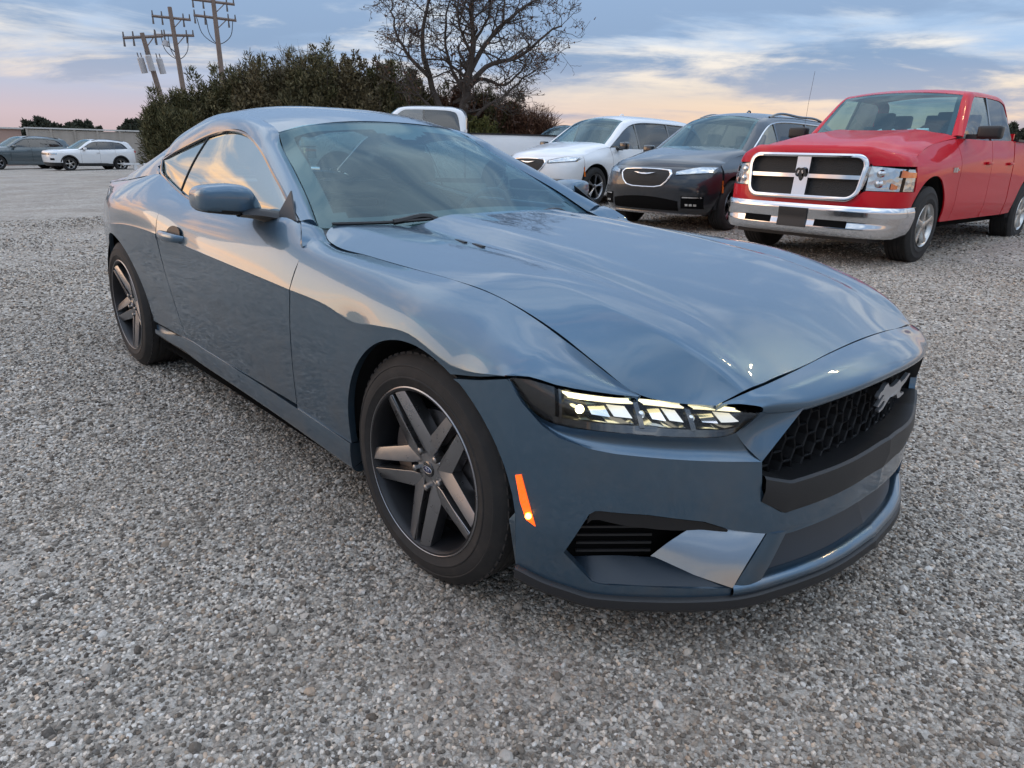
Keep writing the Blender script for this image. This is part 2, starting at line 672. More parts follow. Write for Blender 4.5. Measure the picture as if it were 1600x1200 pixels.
def rside(cols):
    G = np.stack(cols, 1)                # rows x cols
    G = G*np.array([1, -1, 1])
    return G


def arch_z(x, xc, zc, r):
    d = r*r-(x-xc)**2
    return zc+math.sqrt(max(d, 0))


GAP_F = spl([.943, .935, .915, .891, .860, .835, .756, .674, .594, .45, .30][::-1], [-.815, -.783, -.742, -.708, -.688, -.679, -.679, -.692, -.709, -.735, -.755][::-1])
GAP_R = spl([.30, .45, .60, .80, .95, 1.0], [-1.86, -1.915, -1.955, -1.985, -1.975, -1.975])
AFX, AFZ, AFR = .012, .34, .377
ARX, ARZ, ARR = -2.72, .345, .380
NV = 48
# --- front fender
cols = []
seam = spl([.18, .278, .363, .393, .435, .459, .497, .523, .546, .56], [.672, .690, .710, .714, .707, .697, .680, .668, .658, .652])
for x0 in np.linspace(-.70, -.3655, 9):
    k = max(0.0, min(1.0, 1-(x0+.70)/.33))
    cols.append(column(x0, .302, 8.0, NV, (lambda z, k=k: (float(GAP_F(z))+.70+.0025)*k)))
for th in np.linspace(180, 63, 27):
    x0 = AFX+AFR*math.cos(R(th))
    cols.append(column(x0, AFZ+AFR*math.sin(R(th)), 8.0, NV))
for x0 in np.linspace(.192, .547, 16):
    cols.append(column(x0, float(seam(x0))+.004, 7.985, NV))
V, F = gridmesh(rside(cols), .022)
# the fender runs on up to the foot of the windscreen pillar
fo = ry([(-.6955, .852, .876), (-.7025, .850, .889), (-.736, .831, .915), (-.776, .811, .935), (-.807, .797, .944)])
fi = ry([(-.700, .7475, .8770), (-.735, .7415, .8865), (-.772, .7285, .899), (-.815, .7165, .915), (-.840, .718, .922)])
fm = [tuple((np.array(a)+np.array(c))/2+np.array([0, -.004, .012*k])) for k, a, c in zip((.9, .9, .8, .7, .5), fo, fi)]
V2, F2 = gridmesh(loft([fo, fm, fi], 20, 12), .012)
both('front_fender', *join([(V, F), (V2, F2)]), M_BLUE, car)

# --- door
cols = []
for i, f in enumerate(np.linspace(0, 1, 30)):
    def shear(z, f=f):
        return (float(GAP_F(z))-.0025)*(1-f)+(float(GAP_R(z))+.0025)*f
    cols.append(column(0.0, .318, 7.0, NV, shear))
V, F = gridmesh(rside(cols), .022)
both('door', V, F, M_BLUE, car)

# --- quarter panel
cols = []
for x0 in np.linspace(-1.98, -2.339, 10):
    k = max(0.0, min(1.0, 1-(-1.98-x0)/.34))
    cols.append(column(x0, .318, 7.0, NV, (lambda z, k=k: (float(GAP_R(z))+1.98-.0025)*k)))
for th in np.linspace(0, 180, 40):
    x0 = ARX+ARR*math.cos(R(th))
    cols.append(column(x0, ARZ+ARR*math.sin(R(th)), 7.0, NV))
for x0 in np.linspace(-3.101, -3.50, 10):
    cols.append(column(x0, .36+.25*(-3.10-x0), 7.0, NV))
V, F = gridmesh(rside(cols), .022)
both('quarter_panel', V, F, M_BLUE, car)

# --- rocker cover
rk = []
for dz_, dw in ((.004, .0030), (-.006, .0040), (-.022, .0045), (-.055, .0025), (-.086, -.004), (-.098, -.018), (-.102, -.06)):
    row = []
    for x0 in (-.366, -.48, -.70, -1.0, -1.4, -1.66, -1.80, -1.95, -2.12, -2.25, -2.335):
        top = float(spl([-2.34, -2.2, -1.95, -1.8, -1.66, -1.2, -.7, -.37], [.27, .275, .312, .322, .318, .312, .300, .296])(x0))
        k = 1.0 if x0 > -1.8 else max(.25, 1-(-1.8-x0)/.6)
        row.append((x0, float(RF[0][0](x0))+dw*k+.002, top+dz_*(k if dz_ < 0 else 1)))
    rk.append(ry(row))
V, F = gridmesh(loft(rk, 50, 20), .05)
both('rocker_panel', V, F, M_BLUE, car)

# --- wheel housings
for xc, zc, r, wi in ((AFX, AFZ, AFR, .905), (ARX, ARZ, ARR, .905)):
    Vp, Fp = [], []
    n = 36
    prof = [(wi-.012, r+.004), (wi-.03, r+.03), (.60, r+.03), (.60, .0)]
    for k in range(n+1):
        t = R(-2+184*k/n)
        for wv, rr in prof:
            Vp.append((xc+rr*math.cos(t), -wv, zc+rr*math.sin(t)))
    q = len(prof)
    for k in range(n):
        for i in range(q-1):
            Fp.append((k*q+i, k*q+i+1, (k+1)*q+i+1, (k+1)*q+i))
    both('wheel_housing', np.array(Vp), Fp, M_LINER, car)

# --- hood
hood_edge = [(-.772, .7245, .8985), (-.735, .7375, .8855), (-.69, .744, .8775), (-.45, .752, .8675), (-.215, .7565, .8615), (-.02, .7565, .8565), (.10, .7515, .8475), (.209, .7415, .8245), (.336, .7215, .7785), (.446, .691, .716), (.538, .657, .663), (.62, .619, .656), (.694, .579, .662)]
hood_crest = [(-.800, .605, .922), (-.5, .605, .902), (-.115, .605, .885), (.198, .605, .869), (.407, .595, .830), (.579, .570, .779), (.68, .545, .727), (.725, .528, .692)]
_he, _hc = curve(hood_edge, 24), curve(hood_crest, 24)


def facet(f, bulge):
    q = _he*(1-f)+_hc*f
    e_ = np.linspace(0, 1, 24)
    q[:, 2] += bulge*np.sin(np.pi*np.clip(e_*1.1, 0, 1))**.5
    q[0] = q[0]+np.array([-.040*math.sin(math.pi*f), 0, .009*math.sin(math.pi*f)])
    q[1] = q[1]+np.array([-.018*math.sin(math.pi*f), 0, .004*math.sin(math.pi*f)])
    return [tuple(r) for r in q]


hood_rows = [
    hood_edge,
    facet(.06, .001), facet(.30, .003), facet(.62, .003), facet(.93, .0012),
    hood_crest,
    [(-.790, .582, .9225), (-.5, .585, .904), (-.1, .585, .887), (.2, .583, .871), (.407, .572, .833), (.579, .548, .784), (.68, .525, .735), (.729, .510, .696)],
    [(-.752, .50, .9225), (-.4, .51, .905), (-.05, .52, .890), (.2, .52, .873), (.407, .51, .838), (.579, .49, .791), (.738, .465, .702)],
    [(-.695, .39, .922), (-.325, .41, .908), (.097, .425, .878), (.36, .43, .845), (.55, .42, .801), (.745, .41, .709)],
    [(-.676, .352, .936), (-.31, .375, .922), (.097, .39, .891), (.36, .40, .855), (.55, .385, .806), (.750, .37, .712)],
    [(-.658, .325, .949), (-.3, .345, .932), (.1, .36, .897), (.36, .365, .858), (.55, .35, .809), (.754, .33, .715)],
    [(-.615, .18, .963), (-.3, .18, .945), (.1, .18, .906), (.36, .18, .865), (.55, .17, .818), (.763, .17, .730)],
]
hood_c = [(-.60, 0, .967), (-.3, 0, .948), (.1, 0, .908), (.36, 0, .866), (.55, 0, .819), (.764, 0, .735)]
rows = [ry(r) for r in hood_rows]+[hood_c]+[r for r in reversed(hood_rows)]
G = loft(rows, 64, 161)
V, F = gridmesh(G, .02, center=np.array([0, 0, .2]))
mesh('hood', V, F, M_BLUE, car)
# hood heat-extractor slots
for s in (-1, 1):
    for k in range(2):
        V, F = box((-.36+.09*k, s*(.46+.0*k), .9045-.0035*k), (.075, .012, .004), rotz(s*.25))
        mesh('hood_slot', V, F, M_BLACKTRIM, car)

# --- cowl and wipers
cw = loft([ry([(-.72, .735, .872), (-.76, .60, .898), (-.70, .40, .905), (-.66, .32, .92), (-.62, .16, .94), (-.60, 0, .945)]),
           ry([(-.85, .73, .912), (-.82, .60, .905), (-.76, .40, .912), (-.72, .32, .925), (-.69, .16, .935), (-.68, 0, .938)])], 30, 4)
V, F = gridmesh(cw, 0, center=np.array([0, 0, .2]))
both('cowl_panel', V, F, M_BLACKTRIM, car)
for (a, c, e) in (((-.715, -.30, .940), (-.755, -.46, .931), (-.835, -.665, .927)), ((-.70, .42, .930), (-.69, .20, .940), (-.690, -.05, .952))):
    V, F = join([tube(curve([a, c, e], 14), [.0065]*14, 6), tube(curve([(a[0]+.02, a[1]+.02, a[2]-.02), a, c], 8), .011, 6)])
    mesh('wiper', V, F, M_BLACKTRIM, car)

# --- windshield
ws_bot = [(-.842, .712, .916), (-.818, .64, .912), (-.765, .48, .908), (-.70, .25, .925), (-.675, 0, .935)]
ws_top = [(-1.487, .532, 1.240), (-1.472, .44, 1.268), (-1.455, .3, 1.285), (-1.442, .15, 1.294), (-1.438, 0, 1.297)]
e1 = [(-.842, .712, .916), (-1.01, .662, 1.006), (-1.21, .607, 1.095), (-1.411, .556, 1.184), (-1.487, .532, 1.225)]
mid = [(-1.01, .662, 1.006), (-1.0, .58, 1.030), (-.985, .45, 1.046), (-.965, .25, 1.063), (-.955, 0, 1.07)]
mid2 = [(-1.21, .607, 1.095), (-1.195, .53, 1.128), (-1.175, .4, 1.150), (-1.16, .22, 1.164), (-1.155, 0, 1.17)]
wrows = [ws_bot, mid, mid2, [(-1.411, .556, 1.184), (-1.385, .46, 1.227), (-1.37, .3, 1.247), (-1.36, .15, 1.256), (-1.358, 0, 1.258)], ws_top]


def full(r):
    r = list(r)
    return ry(r)+[p for p in reversed(r[:-1])]


GW = loft([full(r) for r in wrows], 61, 41)
V, F = gridmesh(GW, 0, center=np.array([-1.6, 0, .4]))
wsh = mesh('windshield', V, F, M_GLASS_WS, car)
Nw = gridnormals(GW)
if Nw[20, 30, 2] < 0:
    Nw = -Nw
GB = GW-Nw*.006
Vf, Ff = gridmesh(GB, 0, center=np.array([-1.6, 0, .4]))
keep = []
m_, n_ = 41, 61
idx = 0
for i in range(m_-1):
    for j in range(n_-1):
        cxx = min(j, n_-2-j)
        camera_pod = (i > 29 and 23 <= j <= 36 and i > 31+abs(j-29.5)*.6)
        if i < 4 or i >= m_-4 or cxx < 3 or (cxx < 5 and (i < 6)) or camera_pod:
            keep.append(tuple(Ff[idx]))
        idx += 1
mesh('windshield_frit', Vf, keep, M_FRIT, wsh)

# --- roof rails (A-pillar to C-pillar) and roof
inner = [(-.838, .718, .918), (-1.01, .668, 1.010), (-1.21, .613, 1.099), (-1.411, .562, 1.188), (-1.497, .530, 1.242), (-1.60, .520, 1.275), (-1.8, .515, 1.312), (-2.05, .515, 1.327), (-2.3, .520, 1.305), (-2.54, .535, 1.246), (-2.8, .57, 1.145), (-3.06, .61, 1.040)]
outer = [(-.822, .790, .944), (-1.019, .746, 1.023), (-1.199, .703, 1.095), (-1.378, .660, 1.167), (-1.46, .644, 1.194), (-1.541, .630, 1.220), (-1.78, .614, 1.250), (-1.99, .619, 1.235), (-2.20, .646, 1.190), (-2.37, .672, 1.147), (-2.492, .692, 1.108), (-2.485, .715, 1.068), (-2.44, .735, 1.038), (-2.60, .746, 1.022), (-2.8, .751, 1.001), (-3.06, .738, .977)]
ni = 90
ci = curve(ry(inner), ni)
# pair the two curves at matching stations
si = np.array([0, 1, 2, 3, 4, 5, 6, 7, 8, 9, 10, 11.0])
so = np.array([0, 1, 2, 3, 4, 4.6, 6, 6.75, 7.6, 8.2, 8.75, 9.0, 9.2, 9.6, 10.2, 11.0])
tt = np.linspace(0, 11, ni)
ci = spl(si, np.array(ry(inner)))(tt)
co = spl(so, np.array(ry(outer)))(tt)
mids = []
for k, (f, bl) in enumerate(((.2, .010), (.5, .019), (.8, .012))):
    p = ci*(1-f)+co*f
    nrm = np.cross(np.gradient(p, axis=0), co-ci)
    nrm /= np.linalg.norm(nrm, axis=1, keepdims=True)
    sg = np.sign(np.sum(nrm*np.array([0, -1, .6]), axis=1))[:, None]
    mids.append(p+nrm*sg*bl)
G = np.stack([ci]+mids+[co])
f = spl(np.array([0, .2, .5, .8, 1]), G.reshape(5, -1))
G = f(np.linspace(0, 1, 15)).reshape(15, ni, 3)
V, F = gridmesh(G, .012)
both('roof_rail', V, F, M_BLUE, car)


def roofrow(x0, yr, zr, zc, dx=.0):
    """transverse row, right rail to left rail"""
    ys = np.array([1, .9, .7, .45, .2, 0])
    r = [(x0+dx*(1-q*q), yr*q, zc-(zc-zr)*abs(q)**2.6) for q in ys]
    return full(r)


irf = spl([-p[0] for p in inner], [(p[1], p[2]) for p in inner])
rr = []
for x0, zc, dx in ((-1.497, 1.302, .05), (-1.58, 1.325, .04), (-1.75, 1.357, .02), (-1.95, 1.376, .01), (-2.1, 1.380, 0), (-2.25, 1.371, 0), (-2.36, 1.355, 0)):
    yr, zr = irf(-x0)
    rr.append(roofrow(x0, float(yr)-.003, float(zr)-.002, zc, dx))
G = loft(rr, 61, 40)
V, F = gridmesh(G, .012, center=np.array([-1.9, 0, .4]))
mesh('roof', V, F, M_BLUE, car)
rr = []
for x0, zc in ((-2.365, 1.352), (-2.54, 1.302), (-2.8, 1.190), (-3.05, 1.062)):
    yr, zr = irf(-x0)
    rr.append(roofrow(x0, float(yr)-.003, float(zr)-.003, zc, 0))
V, F = gridmesh(loft(rr, 41, 20), 0, center=np.array([-2.6, 0, .4]))
mesh('rear_window', V, F, M_GLASS_SIDE, car)
# header seal under the glass edge
hs = []
for r in (ws_top, [(p[0]+.03, p[1]-.01, p[2]-.025) for p in ws_top]):
    hs.append(full(r))
V, F = gridmesh(loft(hs, 30, 3)-np.array([0, 0, .012]), 0, center=np.array([-1.6, 0, .4]))
mesh('header_trim', V, F, M_INT, car)

# --- deck lid and tail
deck = []
for x0, zc in ((-3.06, 1.040), (-3.2, 1.008), (-3.4, .985), (-3.53, .985), (-3.56, .975)):
    yr = float(RF[7][0](x0))-.003
    zr = float(RF[7][1](x0))+.004
    ys = np.array([1, .97, .9, .75, .4, 0])
    zs = np.array([0, .2, .55, .85, .97, 1])
    deck.append(full([(x0-.02*(1-q*q), yr*q, zr+(zc-zr)*s) for q, s in zip(ys, zs)]))
V, F = gridmesh(loft(deck, 51, 18), .015, center=np.array([-3.3, 0, .4]))
mesh('deck_lid', V, F, M_BLUE, car)
tailrows = []
for z, wv, xr in ((.946, .700, -3.59), (.90, .725, -3.61), (.78, .757, -3.62), (.62, .768, -3.65), (.45, .758, -3.66), (.32, .735, -3.60)):
    tailrows.append(full([(-3.49, wv, z), (-3.54, wv-.012, z), (-3.58, wv-.06, z), (xr, wv*.75, z), (xr-.02, wv*.4, z), (xr-.025, 0, z)]))
V, F = gridmesh(loft(tailrows, 60, 24), .02, center=np.array([-3.2, 0, .5]))
mesh('rear_bumper', V, F, M_BLUE, car)
V, F = box((-3.665, 0, .86), (.03, 1.30, .10))
mesh('tail_lamp_panel', V, F, M_GLOSSBLACK, car)
for s in (-1, 1):
    for k in range(3):
        V, F = box((-3.683, s*(.36+.105*k), .86), (.02, .035, .12), rotx(s*.2))
        mesh('tail_lamp', V, F, M_REDLENS, car)

# --- side glass
dlo_top = curve(ry([(-.845, .790, .943), (-1.019, .744, 1.021), (-1.199, .701, 1.093), (-1.378, .658, 1.165), (-1.46, .641, 1.192), (-1.541, .627, 1.217), (-1.78, .611, 1.247), (-1.99, .616, 1.232), (-2.20, .643, 1.187), (-2.37, .669, 1.144), (-2.487, .689, 1.106)]), 60)
dlo_bot = curve(ry([(-.825, .793, .938), (-1.1, .797, .936), (-1.5, .796, .938), (-1.83, .791, .945), (-1.98, .782, .960), (-2.15, .765, .989), (-2.30, .748, 1.018), (-2.42, .729, 1.046), (-2.487, .695, 1.098)]), 60)
split = 44
G = np.stack([dlo_bot*(1-f_)+dlo_top*f_+np.array([0, -.012*math.sin(math.pi*f_), 0])+np.array([0, .010, 0]) for f_ in np.linspace(0, 1, 12)])
V, F = gridmesh(G[:, :split], 0)
both('side_window', V, F, M_GLASS_SIDE, car)
V, F = gridmesh(G[:, split-1:]+np.array([-.005, 0, 0]), 0)
both('quarter_window', V, F, M_GLASS_SIDE, car)
V, F = tube(curve(G[:, split-1, :]-np.array([.002, .002, 0]), 12), .0035, 6)
both('window_divider', V, F, M_BLACKTRIM, car)
loop = np.concatenate([dlo_top, dlo_bot[::-1]])
V, F = tube(dlo_top+np.array([0, -.001, -.004]), .008, 6)
V2, F2 = tube(dlo_bot+np.array([0, -.002, .002]), .0065, 6)
both('window_seal', *join([(V, F), (V2, F2)]), M_GLOSSBLACK, car)
# black sail at the mirror
V, F = extrude_poly([(-.84, .945), (-.985, .945), (-.965, 1.035)], .006, 'xz')
V[:, 1] = -(.799-(V[:, 2]-.94)*.58)-V[:, 1]
both('mirror_sail', V, F, M_BLACKTRIM, car)

# --- door mirror
ms = []
# sections along y (outboard): (y, xfront, xback, zlow, zhigh)
for y, xf_, xb, zl, zh in ((.850, -.955, -1.02, .943, .958), (.857, -.935, -1.055, .938, .972), (.880, -.915, -1.07, .936, 1.010), (.908, -.905, -1.075, .935, 1.040), (.96, -.905, -1.075, .937, 1.050), (1.02, -.925, -1.072, .944, 1.046), (1.055, -.942, -1.07, .949, 1.040), (1.071, -.965, -1.066, .958, 1.028), (1.077, -.985, -1.06, .968, 1.016)):
    ring = []
    xc, zc = (xf_+xb)/2, (zl+zh)/2
    ax, az = (xf_-xb)/2, (zh-zl)/2
    for k in range(28):
        t = 2*math.pi*k/28
        c, s = math.cos(t), math.sin(t)
        e = .46
        ring.append((xc+ax*math.copysign(abs(c)**e, c), -y, zc+az*math.copysign(abs(s)**e, s)))
    ms.append(ring)
ms = np.array(ms)
n_ = 28
s_ax = np.linspace(0, 8, 29)
ms = spl(np.arange(9), ms.reshape(9, -1))(s_ax).reshape(29, 28, 3)
ms = (ms-np.array([-1.0, 0, 1.19]))*np.array([1, .947, .965])+np.array([-1.145, 0, 1.19])
Vm = ms.reshape(-1, 3)
Fm = [(i*n_+k, i*n_+(k+1) % n_, (i+1)*n_+(k+1) % n_, (i+1)*n_+k) for i in range(28) for k in range(n_)]
Fm += [tuple(range(n_))[::-1], tuple(28*n_+k for k in range(n_))]
up = [f for f in Fm if np.mean(Vm[list(f)][:, 2]) >= .9645]
lo = [f for f in Fm if f not in set(up)]
V, F = Vm, [f[::-1] for f in up]
both('mirror_cap', V, F, M_BLUE, car)
both('mirror_base', V, [f[::-1] for f in lo], M_BLACKTRIM, car)
arm = np.array([-.10, .032, .004])+loft([[(-.845, -.80, .930), (-.86, -.84, .938), (-.90, -.88, .946), (-.94, -.93, .948)],
            [(-.86, -.80, .948), (-.88, -.84, .956), (-.92, -.88, .962), (-.97, -.93, .962)],
            [(-.97, -.80, .945), (-.98, -.84, .950), (-1.0, -.88, .956), (-1.03, -.93, .958)],
            [(-.93, -.80, .905), (-.94, -.84, .915), (-.97, -.88, .930), (-1.0, -.93, .938)],
            [(-.845, -.80, .930), (-.86, -.84, .938), (-.90, -.88, .946), (-.94, -.93, .948)]], 16, 20)
V, F = gridmesh(arm, 0, center=np.array([-.93, -.86, .942]))
both('mirror_arm', V, F, M_BLACKTRIM, car)
V, F = box((-1.2185, -.92, .995), (.005, .145, .074))
both('mirror_glass', V, F, M_CHROME, car)

# --- door handle
hb = []
hx = np.linspace(-1.925, -1.66, 12)
for i, x0 in enumerate(hx):
    q = math.sin(math.pi*(i/11))**.4
    y0 = float(RF[4][0](x0))
    zc = .803
    ring = []
    for k in range(12):
        t = 2*math.pi*k/12
        ring.append((x0, -(y0-.008+.040*q+.012*math.cos(t)*(.4+.6*q)), zc+.021*math.sin(t)*(.5+.5*q)))
    hb.append(ring)
hb = np.array(hb)
V = hb.reshape(-1, 3)
F = [(i*12+k, i*12+(k+1) % 12, (i+1)*12+(k+1) % 12, (i+1)*12+k) for i in range(11) for k in range(12)]
F += [tuple(range(12))[::-1], tuple(11*12+k for k in range(12))]
both('door_handle', V, [f[::-1] for f in F], M_BLUE, car)
V, F = [], []
n = 20
V = [(-1.77+.085*math.cos(2*math.pi*k/n), -(float(RF[4][0](-1.77))+.0015-.012*abs(math.sin(2*math.pi*k/n))*(1 if math.sin(2*math.pi*k/n) > 0 else 0)), .812+.036*math.sin(2*math.pi*k/n)) for k in range(n)]
both('handle_pocket', V, [tuple(range(n))], M_BLACKTRIM, car)

# ------------------------------------------------------------------ front fascia
PL = np.array([(-.05, .937), (0, .936), (.2, .926), (.31, .916), (.37, .904), (.42, .880), (.49, .830), (.555, .780), (.635, .700), (.72, .600), (.785, .500), (.825, .385), (.868, .2), (.885, 0)])
_sp = np.concatenate([[0], np.cumsum(np.linalg.norm(np.diff(PL, axis=0), axis=1))])
_pf = spl(_sp, PL)
_sd = np.linspace(0, _sp[-1], 1500)
_pd = _pf(_sd)
SEND = _sp[-1]


def s_of(x, wv):
    return float(_sd[np.argmin((_pd[:, 0]-x)**2+(_pd[:, 1]-wv)**2)])


def plan(s, off=0.0):
    p = _pf(s)
    q = _pf(min(s+.004, SEND))-_pf(max(s-.004, 0))
    q /= np.linalg.norm(q)
    nrm = np.array([-q[1], q[0]])
    if nrm[0] < 0 and s > .5 or nrm[1] < 0:
        nrm = -nrm
    if s > SEND-.004:
        nrm = np.array([1.0, 0])
    return p+nrm*off


def FP(s, z, off=0.0):
    lean = -.012*max(0.0, (.34-z)/.15)*min(1.0, s/.3)
    fwd = .022*max(0.0, min(1.0, (s-.75)/.5))*max(0.0, min(1.0, (.33-z)/.12))
    p = plan(s, off+lean+fwd)
    return (p[0], -p[1], z)


def zline(pts, linear=True):
    ss = [s_of(a, c) for a, c, _ in pts]
    return (lin if linear else spl)(ss, [p[2] for p in pts])


crease = [(.363, .906, .706), (.396, .892, .655), (.437, .868, .608), (.468, .846, .582), (.526, .803, .562), (.568, .768, .555), (.635, .70, .548), (.719, .602, .541), (.783, .503, .533)]
ztop1 = zline([(.18, .927, .664), (.278, .919, .684), (.355, .908, .704)]+crease)
zlip = zline([(.36, .906, .236), (.40, .892, .228), (.46, .852, .200), (.54, .792, .176), (.62, .715, .172), (.756, .545, .176), (.80, .45, .180), (.85, .28, .186), (.885, 0, .19)])
duct_up = [(.489, .831, .286), (.511, .814, .342), (.533, .797, .400), (.545, .788, .410), (.63, .705, .405), (.716, .605, .388), (.753, .55, .364), (.800, .457, .338)]
duct_lo = [(.489, .831, .286), (.508, .817, .262), (.545, .788, .212), (.565, .771, .206), (.629, .707, .206), (.774, .530, .200)]
zdu, zdl = zline(duct_up), zline(duct_lo)
sA = s_of(.19, .926)
sTip = s_of(.489, .831)
sG0 = s_of(.783, .503)
NB_ = 26
cols = []
# outer part, arch edge to duct tip
for th in np.linspace(61.5, 2, 18):
    x0 = AFX+AFR*math.cos(R(th))
    s = s_of(x0, float(np.interp(x0, PL[:, 0], PL[:, 1])))
    z0, z1 = AFZ+AFR*math.sin(R(th)), float(ztop1(s))
    cols.append([FP(s, z) for z in np.linspace(min(z0, z1-.001), z1, NB_)])
sE = s_of(AFX+AFR, .898)
for s in np.linspace(sE+.002, sTip, 16):
    cols.append([FP(s, z) for z in np.linspace(float(zlip(s)), float(ztop1(s)), NB_)])
V, F = gridmesh(np.stack(cols, 1), .018, center=np.array([.2, -.3, .4]))
bump_parts = [(V, F)]
# above the duct, on to the centre line
ztop2 = zline(crease+[(.790, .488, .436), (.800, .455, .408), (.815, .415, .383), (.854, .262, .391), (.876, .102, .402), (.885, 0, .404)])
zbot2 = zline(duct_up+[(.808, .43, .326), (.825, .385, .322), (.862, .23, .328), (.885, 0, .338)])
ss = list(np.linspace(sTip, sG0, 34))+list(np.linspace(sG0+.012, SEND, 30))
cols = [[FP(s, z) for z in np.linspace(float(zbot2(s)), float(ztop2(s)), NB_)] for s in ss]
V, F = gridmesh(np.stack(cols, 1), .018, center=np.array([.2, 0, .4]))
bump_parts.append((V, F))
# below the duct
s_end = s_of(.774, .530)
cols = [[FP(s, z) for z in np.linspace(float(zlip(s)), float(zdl(s)), 10)] for s in np.linspace(sTip, s_end, 30)]
V, F = gridmesh(np.stack(cols, 1), .02, center=np.array([.2, 0, .6]))
bump_parts.append((V, F))
# strut between duct and lower grille
st = [[(.800, .457, .338), (.774, .53, .200)], [(.826, .395, .330), (.800, .470, .186)]]
g = []
for fz in np.linspace(0, 1, 12):
    row = []
    for fw in np.linspace(0, 1, 6):
        a = np.array(st[0][0])*(1-fz)+np.array(st[0][1])*fz
        c = np.array(st[1][0])*(1-fz)+np.array(st[1][1])*fz
        p = a*(1-fw)+c*fw
        row.append(FP(s_of(p[0], p[1]), p[2], .004*math.sin(math.pi*fw)))
    g.append(row)
V, F = gridmesh(np.array(g), .03, center=np.array([.2, 0, .4]))
bump_parts.append((V, F))
# rolled lower rim
s_r0 = s_of(.774, .53)
g = [[FP(s, z0+float(zlip(s)), o) for s in np.linspace(s_r0, SEND, 40)] for z0, o in ((.000, 0.004), (.016, .010), (.028, .004), (.034, -.012), (.032, -.03))]
V, F = gridmesh(loft(np.array(g), 40, 12), 0, center=np.array([.2, 0, .3]))
bump_parts.append((V, F))
# tray behind the rim
g = [[FP(s, float(zlip(s))+.033, -.028) for s in np.linspace(s_r0+.05, SEND, 30)],
     [FP(s, .300+.02*min(1, (s-s_r0)/.4), -.062) for s in np.linspace(s_r0+.09, SEND, 30)]]
TRAY = gridmesh(loft(np.array(g), 30, 6), 0, center=np.array([.2, 0, -.5]))
V, F = join(bump_parts)
bumper = both('front_bumper', V, F, M_BLUE, car)

M_BODYSHADE0 = material('shaded_body_navy', (.012, .020, .030), .38)  # body colour in shade: the recess's darkness is put into the colour
both('lower_tray', *TRAY, M_BODYSHADE0, car)
# chamfer under the headlight
HL_U = [797, 815, 835, 860, 885, 920, 980, 1050, 1110, 1135, 1150, 1187]
HL_B = [(.366, .906, .708), (.393, .892, .666), (.421, .877, .635), (.451, .856, .616), (.480, .834, .609), (.520, .804, .606), (.584, .748, .603), (.652, .676, .598), (.708, .607, .596), (.728, .582, .599), (.741, .562, .606), (.770, .515, .650)]
HL_TU = [797, 814, 847, 872, 922, 960, 1000, 1060, 1130, 1187]
HL_T = [(.366, .906, .708), (.393, .896, .7125), (.434, .871, .7055), (.458, .846, .696), (.496, .781, .679), (.522, .726, .667), (.546, .663, .657), (.617, .613, .656), (.698, .558, .658), (.772, .512, .652)]
hb_f, ht_f = spl(HL_U, ry(HL_B)), spl(HL_TU, ry(HL_T))
CR_U = [797, 816, 847, 872, 922, 960, 1027, 1115, 1187]
cr_f = spl(CR_U, ry(crease))
us = np.linspace(797, 1150, 50)
g = []
for v in np.linspace(0, 1, 9):
    row = []
    for u in us:
        a, c = hb_f(u), cr_f(797+(u-797)*390/353)
        p = a*(1-v)+c*v
        p = p-np.array([.012, -.008, .004])*math.sin(math.pi*v)*min(1, (u-797)/60)
        row.append(p)
    g.append(row)
V, F = gridmesh(np.array(g), .0, center=np.array([.2, 0, .4]))
parts = [(V, F)]
# inner cheek between headlight and grille
A_, B_, C_, D_ = np.array((.768, -.515, .652)), np.array((.818, -.408, .652)), np.array((.783, -.503, .533)), np.array((.741, -.562, .606))
g = []
for i in np.linspace(0, 1, 10):
    row = []
    for j in np.linspace(0, 1, 10):
        p = (A_*(1-j)+B_*j)*(1-i)+(D_*(1-j)+C_*j)*i
        row.append(p-np.array([.018, 0, .0])*math.sin(math.pi*j)*(.4+.6*math.sin(math.pi*i)))
    g.append(row)
V, F = gridmesh(np.array(g), 0, center=np.array([.2, 0, .4]))
parts.append((V, F))
both('headlight_surround', *join(parts), M_BLUE, car)
M_DEFLECT = material('bright_silver_panel', (.27, .29, .31), .14, .9, 1.0)
M_BODYSHADE = material('shaded_body_navy', (.012, .020, .030), .38)  # same darkened body colour, shade included
# duct interior
da = [FP(s_of(a, c), z, -.002) for a, c, z in duct_lo[1:]]
db = [(.47, -.772, .245), (.50, -.745, .250), (.55, -.69, .252), (.60, -.632, .248), (.61, -.615, .246), (.70, -.53, .215)]
V, F = gridmesh(loft([da, db[:5]], 24, 6), 0, center=np.array([.5, -.6, 0]))
Va, Fa = gridmesh(loft([[(.798, -.458, .336), (.785, -.497, .27), (.772, -.531, .203)], [(.735, -.490, .333), (.715, -.535, .280), (.690, -.578, .220)], [(.649, -.556, .318), (.622, -.595, .285), (.597, -.628, .248)]], 14, 12), 0, center=np.array([.7, -.4, .2]))
both('duct_wall', V, F, M_BODYSHADE, car)  # duct floor: shade under the bumper overhang painted into its colour
both('duct_deflector', Va, Fa, M_DEFLECT, car)
g = loft([[(.45, -.79, .225), (.53, -.67, .225), (.60, -.52, .225)], [(.45, -.79, .42), (.53, -.67, .42), (.60, -.52, .42)]], 12, 8)
V, F = gridmesh(g, 0)
both('duct_mesh', V, F, M_CAVITY, car)
sl = [box((0, 0, 0), (.004, .20, .008)) for _ in range(1)]
for k in range(5):
    V, F = box((.535, -.700, .265+.022*k), (.006, .185, .006), rotz(R(-40)))
    both('duct_slat', V, F, M_BLACKTRIM, car)
